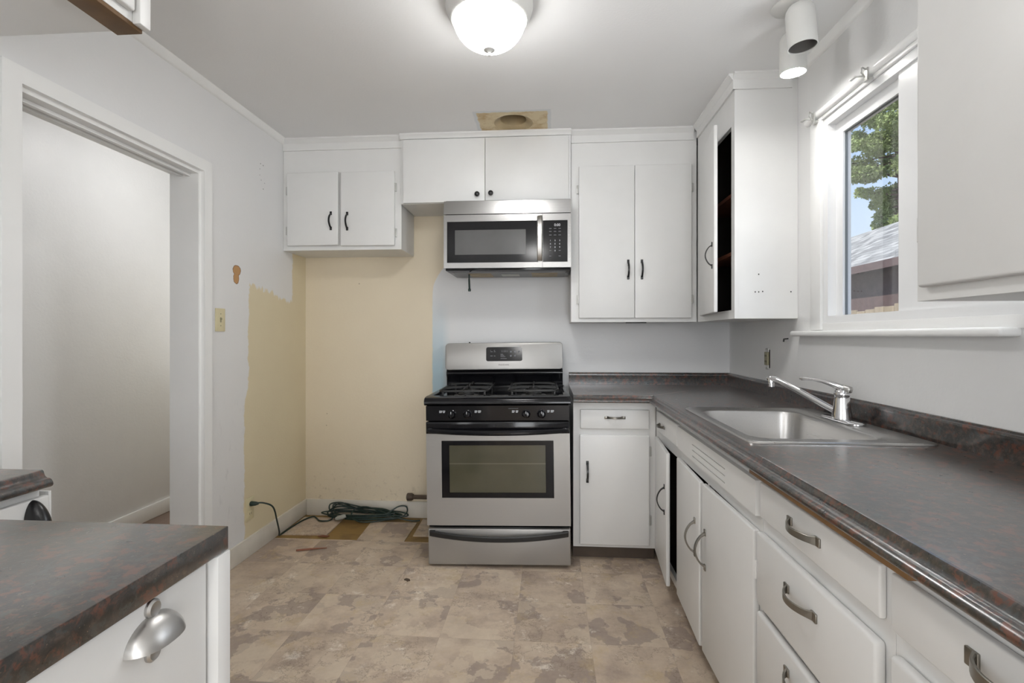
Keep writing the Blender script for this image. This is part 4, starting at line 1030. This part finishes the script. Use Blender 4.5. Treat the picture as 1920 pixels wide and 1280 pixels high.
def tree(name, label, base, H, r0, spec, mat, leaf, seed, n_tuft, cat='tree'):
    random.seed(seed); t = thing(name, label, cat, base, group='trees beyond the outbuilding'); bx, by, bz = base
    bm = new(); sweep(bm, [(bx, by, bz), (bx+.05, by, bz+H*.3), (bx-.04, by+.05, bz+H*.65), (bx, by, bz+H)], circ(r0, 10), scale=[1, .8, .5, .12], up=(0, 1, 0))
    fm = new()
    for (z, rr_, cnt) in spec:
        for i in range(cnt):
            a = random.uniform(0, 2*math.pi); L = rr_*random.uniform(.65, 1.05); zz = z+random.uniform(-.18, .18)
            d = Vector((math.cos(a), math.sin(a), 0)); p0 = Vector((bx, by, zz)); dr_ = random.uniform(-.02, .22)
            bp = [p0+d*L*s+Vector((0, 0, .15*L*s-dr_*L*s*s*1.6)) for s in (0, .3, .6, .85, 1.)]
            sweep(bm, bp, circ(.035, 5), scale=[1, .8, .55, .3, .12])
            for q in range(int(n_tuft*L)):
                s = random.uniform(.22, 1.0)**.7; c = p0+d*L*s+Vector((0, 0, .15*L*s-dr_*L*s*s*1.6))
                side = Vector((-d.y, d.x, 0)); sp_ = .30*L*(1.15-s)+.08
                c += side*random.uniform(-sp_, sp_)+Vector((0, 0, random.uniform(-.16, .12)))
                for w in range(7):
                    v = Vector((random.gauss(0, 1), random.gauss(0, 1), random.gauss(0, .7))).normalized(); v += d*.5
                    u = v.cross(Vector((random.uniform(-1, 1), random.uniform(-1, 1), random.uniform(-1, 1)))).normalized()*leaf*.28
                    v = v.normalized()*leaf*random.uniform(.7, 1.3)
                    fm.faces.new([fm.verts.new(p) for p in (c-u*.4, c+v*.5-u, c+v, c+v*.5+u)])
    obj('trunk', bm, 'bark', t); obj('foliage', fm, mat, t, flip=False)
spec = [(3.7, 1.6, 11), (4.2, 1.5, 11), (4.7, 1.2, 10), (5.2, 1.0, 9), (5.8, 1.3, 9), (6.3, 2.2, 10), (6.8, 2.5, 11), (7.3, 2.5, 11), (7.9, 2.3, 10), (8.5, 2.2, 9), (9.1, 2.0, 8), (9.8, 1.6, 7), (10.6, 1.1, 6)]
tree('conifer_tree', 'tall green conifer rising behind the outbuilding, seen through the window', (11.2, 16.9, GZ), 11.8, .24, spec, 'needle', .085, 7, 150)

# ------------------------------------------------------------------ light
def area(name, loc, rot, sx, sy, power, col=(1, 1, 1)):
    l = bpy.data.lights.new(name, 'AREA'); l.shape = 'RECTANGLE'; l.size = sx; l.size_y = sy; l.energy = power; l.color = col
    o = bpy.data.objects.new(name, l); C.objects.link(o); o.location = loc; o.rotation_euler = rot; return o
area('fill_rear_door', (.6, -2.66, 1.08), (R(90), 0, 0), .9, 1.95, 42, (.96, .98, 1.))  # fill panel added in the unseen rear opening
area('fill_left_side', (XL-.03, -1.5, 1.48), (0, R(-90), 0), 1.2, 1.55, 27, (.96, .98, 1.))  # fill panel added at an unseen left wall opening
area('fill_hall', (-2.2, 4.3, 1.5), (R(-90), 0, 0), .7, 1.2, 5, (.96, .98, 1.))  # fill panel added inside the hall, no opening stands here
area('window_daylight_boost', (XR+.085, 1.46, 1.70), (0, R(90), 0), .70, .36, 7.5, (.96, .98, 1.))  # panel added outside the sink window to strengthen its daylight
sl = bpy.data.lights.new('spot_bulb', 'SPOT'); sl.energy = 4; sl.spot_size = R(100); sl.spot_blend = .7; sl.shadow_soft_size = .04; sl.color = (1, .99, .97)
slo = bpy.data.objects.new('spot_bulb', sl); C.objects.link(slo); slo.location = (.96, 2.075, 2.252); slo.rotation_euler = Vector((.03, .05, -1)).to_track_quat('-Z', 'Y').to_euler()
# hall ceiling lamp, out of sight past the door head
hl = thing('ceiling_light', 'flush dome light on the hall ceiling beyond the doorway', 'lamp', (-1.98, 2.9, ZC))
bm = new(); lathe(bm, [(.15, ZC-.0005), (.15, ZC-.03), (.13, ZC-.03)], (-1.98, 2.9, 0), 32, cap=False); obj('ring', bm, 'lampwhite', hl)
M['dome2'] = emis('hall_glass_bowl', (1, .995, .99, 1), 24.)
bm = new(); lathe(bm, [(.13*math.cos(R(90*i/8)) if i < 8 else .0005, ZC-.028-.07*math.sin(R(90*i/8))) for i in range(9)], (-1.98, 2.9, 0), 32, cap=False); obj('glass_bowl', bm, 'dome2', hl)
# second dome behind the viewer, added unseen as fill light
dl = thing('ceiling_light', 'added unseen fill dome light on the ceiling behind the viewer', 'lamp', (-.2, -1.2, ZC))
bm = new(); lathe(bm, [(.16, ZC-.0005), (.16, ZC-.03), (.14, ZC-.03)], (-.2, -1.2, 0), 32, cap=False); obj('ring', bm, 'lampwhite', dl)
M['dome3'] = emis('fill_glass_bowl', (1, .995, .98, 1), 33.)
bm = new(); lathe(bm, [(.14*math.cos(R(90*i/8)) if i < 8 else .0005, ZC-.028-.09*math.sin(R(90*i/8))) for i in range(9)], (-.2, -1.2, 0), 32, cap=False); obj('glass_bowl', bm, 'dome3', dl)

s = bpy.data.lights.new('sun', 'SUN'); s.energy = 4.; s.angle = R(.6); s.color = (1, .96, .9)
so = bpy.data.objects.new('sun', s); C.objects.link(so); so.rotation_euler = Vector((.62, .30, -.72)).to_track_quat('-Z', 'Y').to_euler()
w = bpy.data.worlds.new('sky'); bpy.context.scene.world = w; w.use_nodes = True; nt = w.node_tree
tc = nt.nodes.new('ShaderNodeTexCoord'); sx = nt.nodes.new('ShaderNodeSeparateXYZ'); rp = nt.nodes.new('ShaderNodeValToRGB')
nt.links.new(tc.outputs['Generated'], sx.inputs[0]); nt.links.new(sx.outputs[2], rp.inputs[0])
e = rp.color_ramp.elements; e[0].position = 0.; e[0].color = lin(236, 243, 250); e[1].position = .6; e[1].color = lin(120, 168, 232)
m = e.new(.25); m.color = lin(196, 220, 250)
nt.links.new(rp.outputs[0], nt.nodes['Background'].inputs[0]); nt.nodes['Background'].inputs[1].default_value = 1.0

# ------------------------------------------------------------------ camera
cam = bpy.data.cameras.new('camera'); co = bpy.data.objects.new('camera', cam); C.objects.link(co)
cam.sensor_width = 36; cam.lens = 950/1920*36; cam.shift_y = -10/1920; cam.clip_start = .02; cam.clip_end = 300
co.location = (0, 0, 1.22); co.rotation_euler = (R(90), 0, math.atan(70/950))
sc = bpy.context.scene; sc.camera = co
sc.view_settings.view_transform = 'Standard'; sc.view_settings.look = 'None'; sc.view_settings.gamma = 1.; sc.view_settings.use_curve_mapping = False
sc.view_settings.exposure = .22
sc.cycles.max_bounces = 10; sc.cycles.diffuse_bounces = 6; sc.cycles.sample_clamp_indirect = 8.
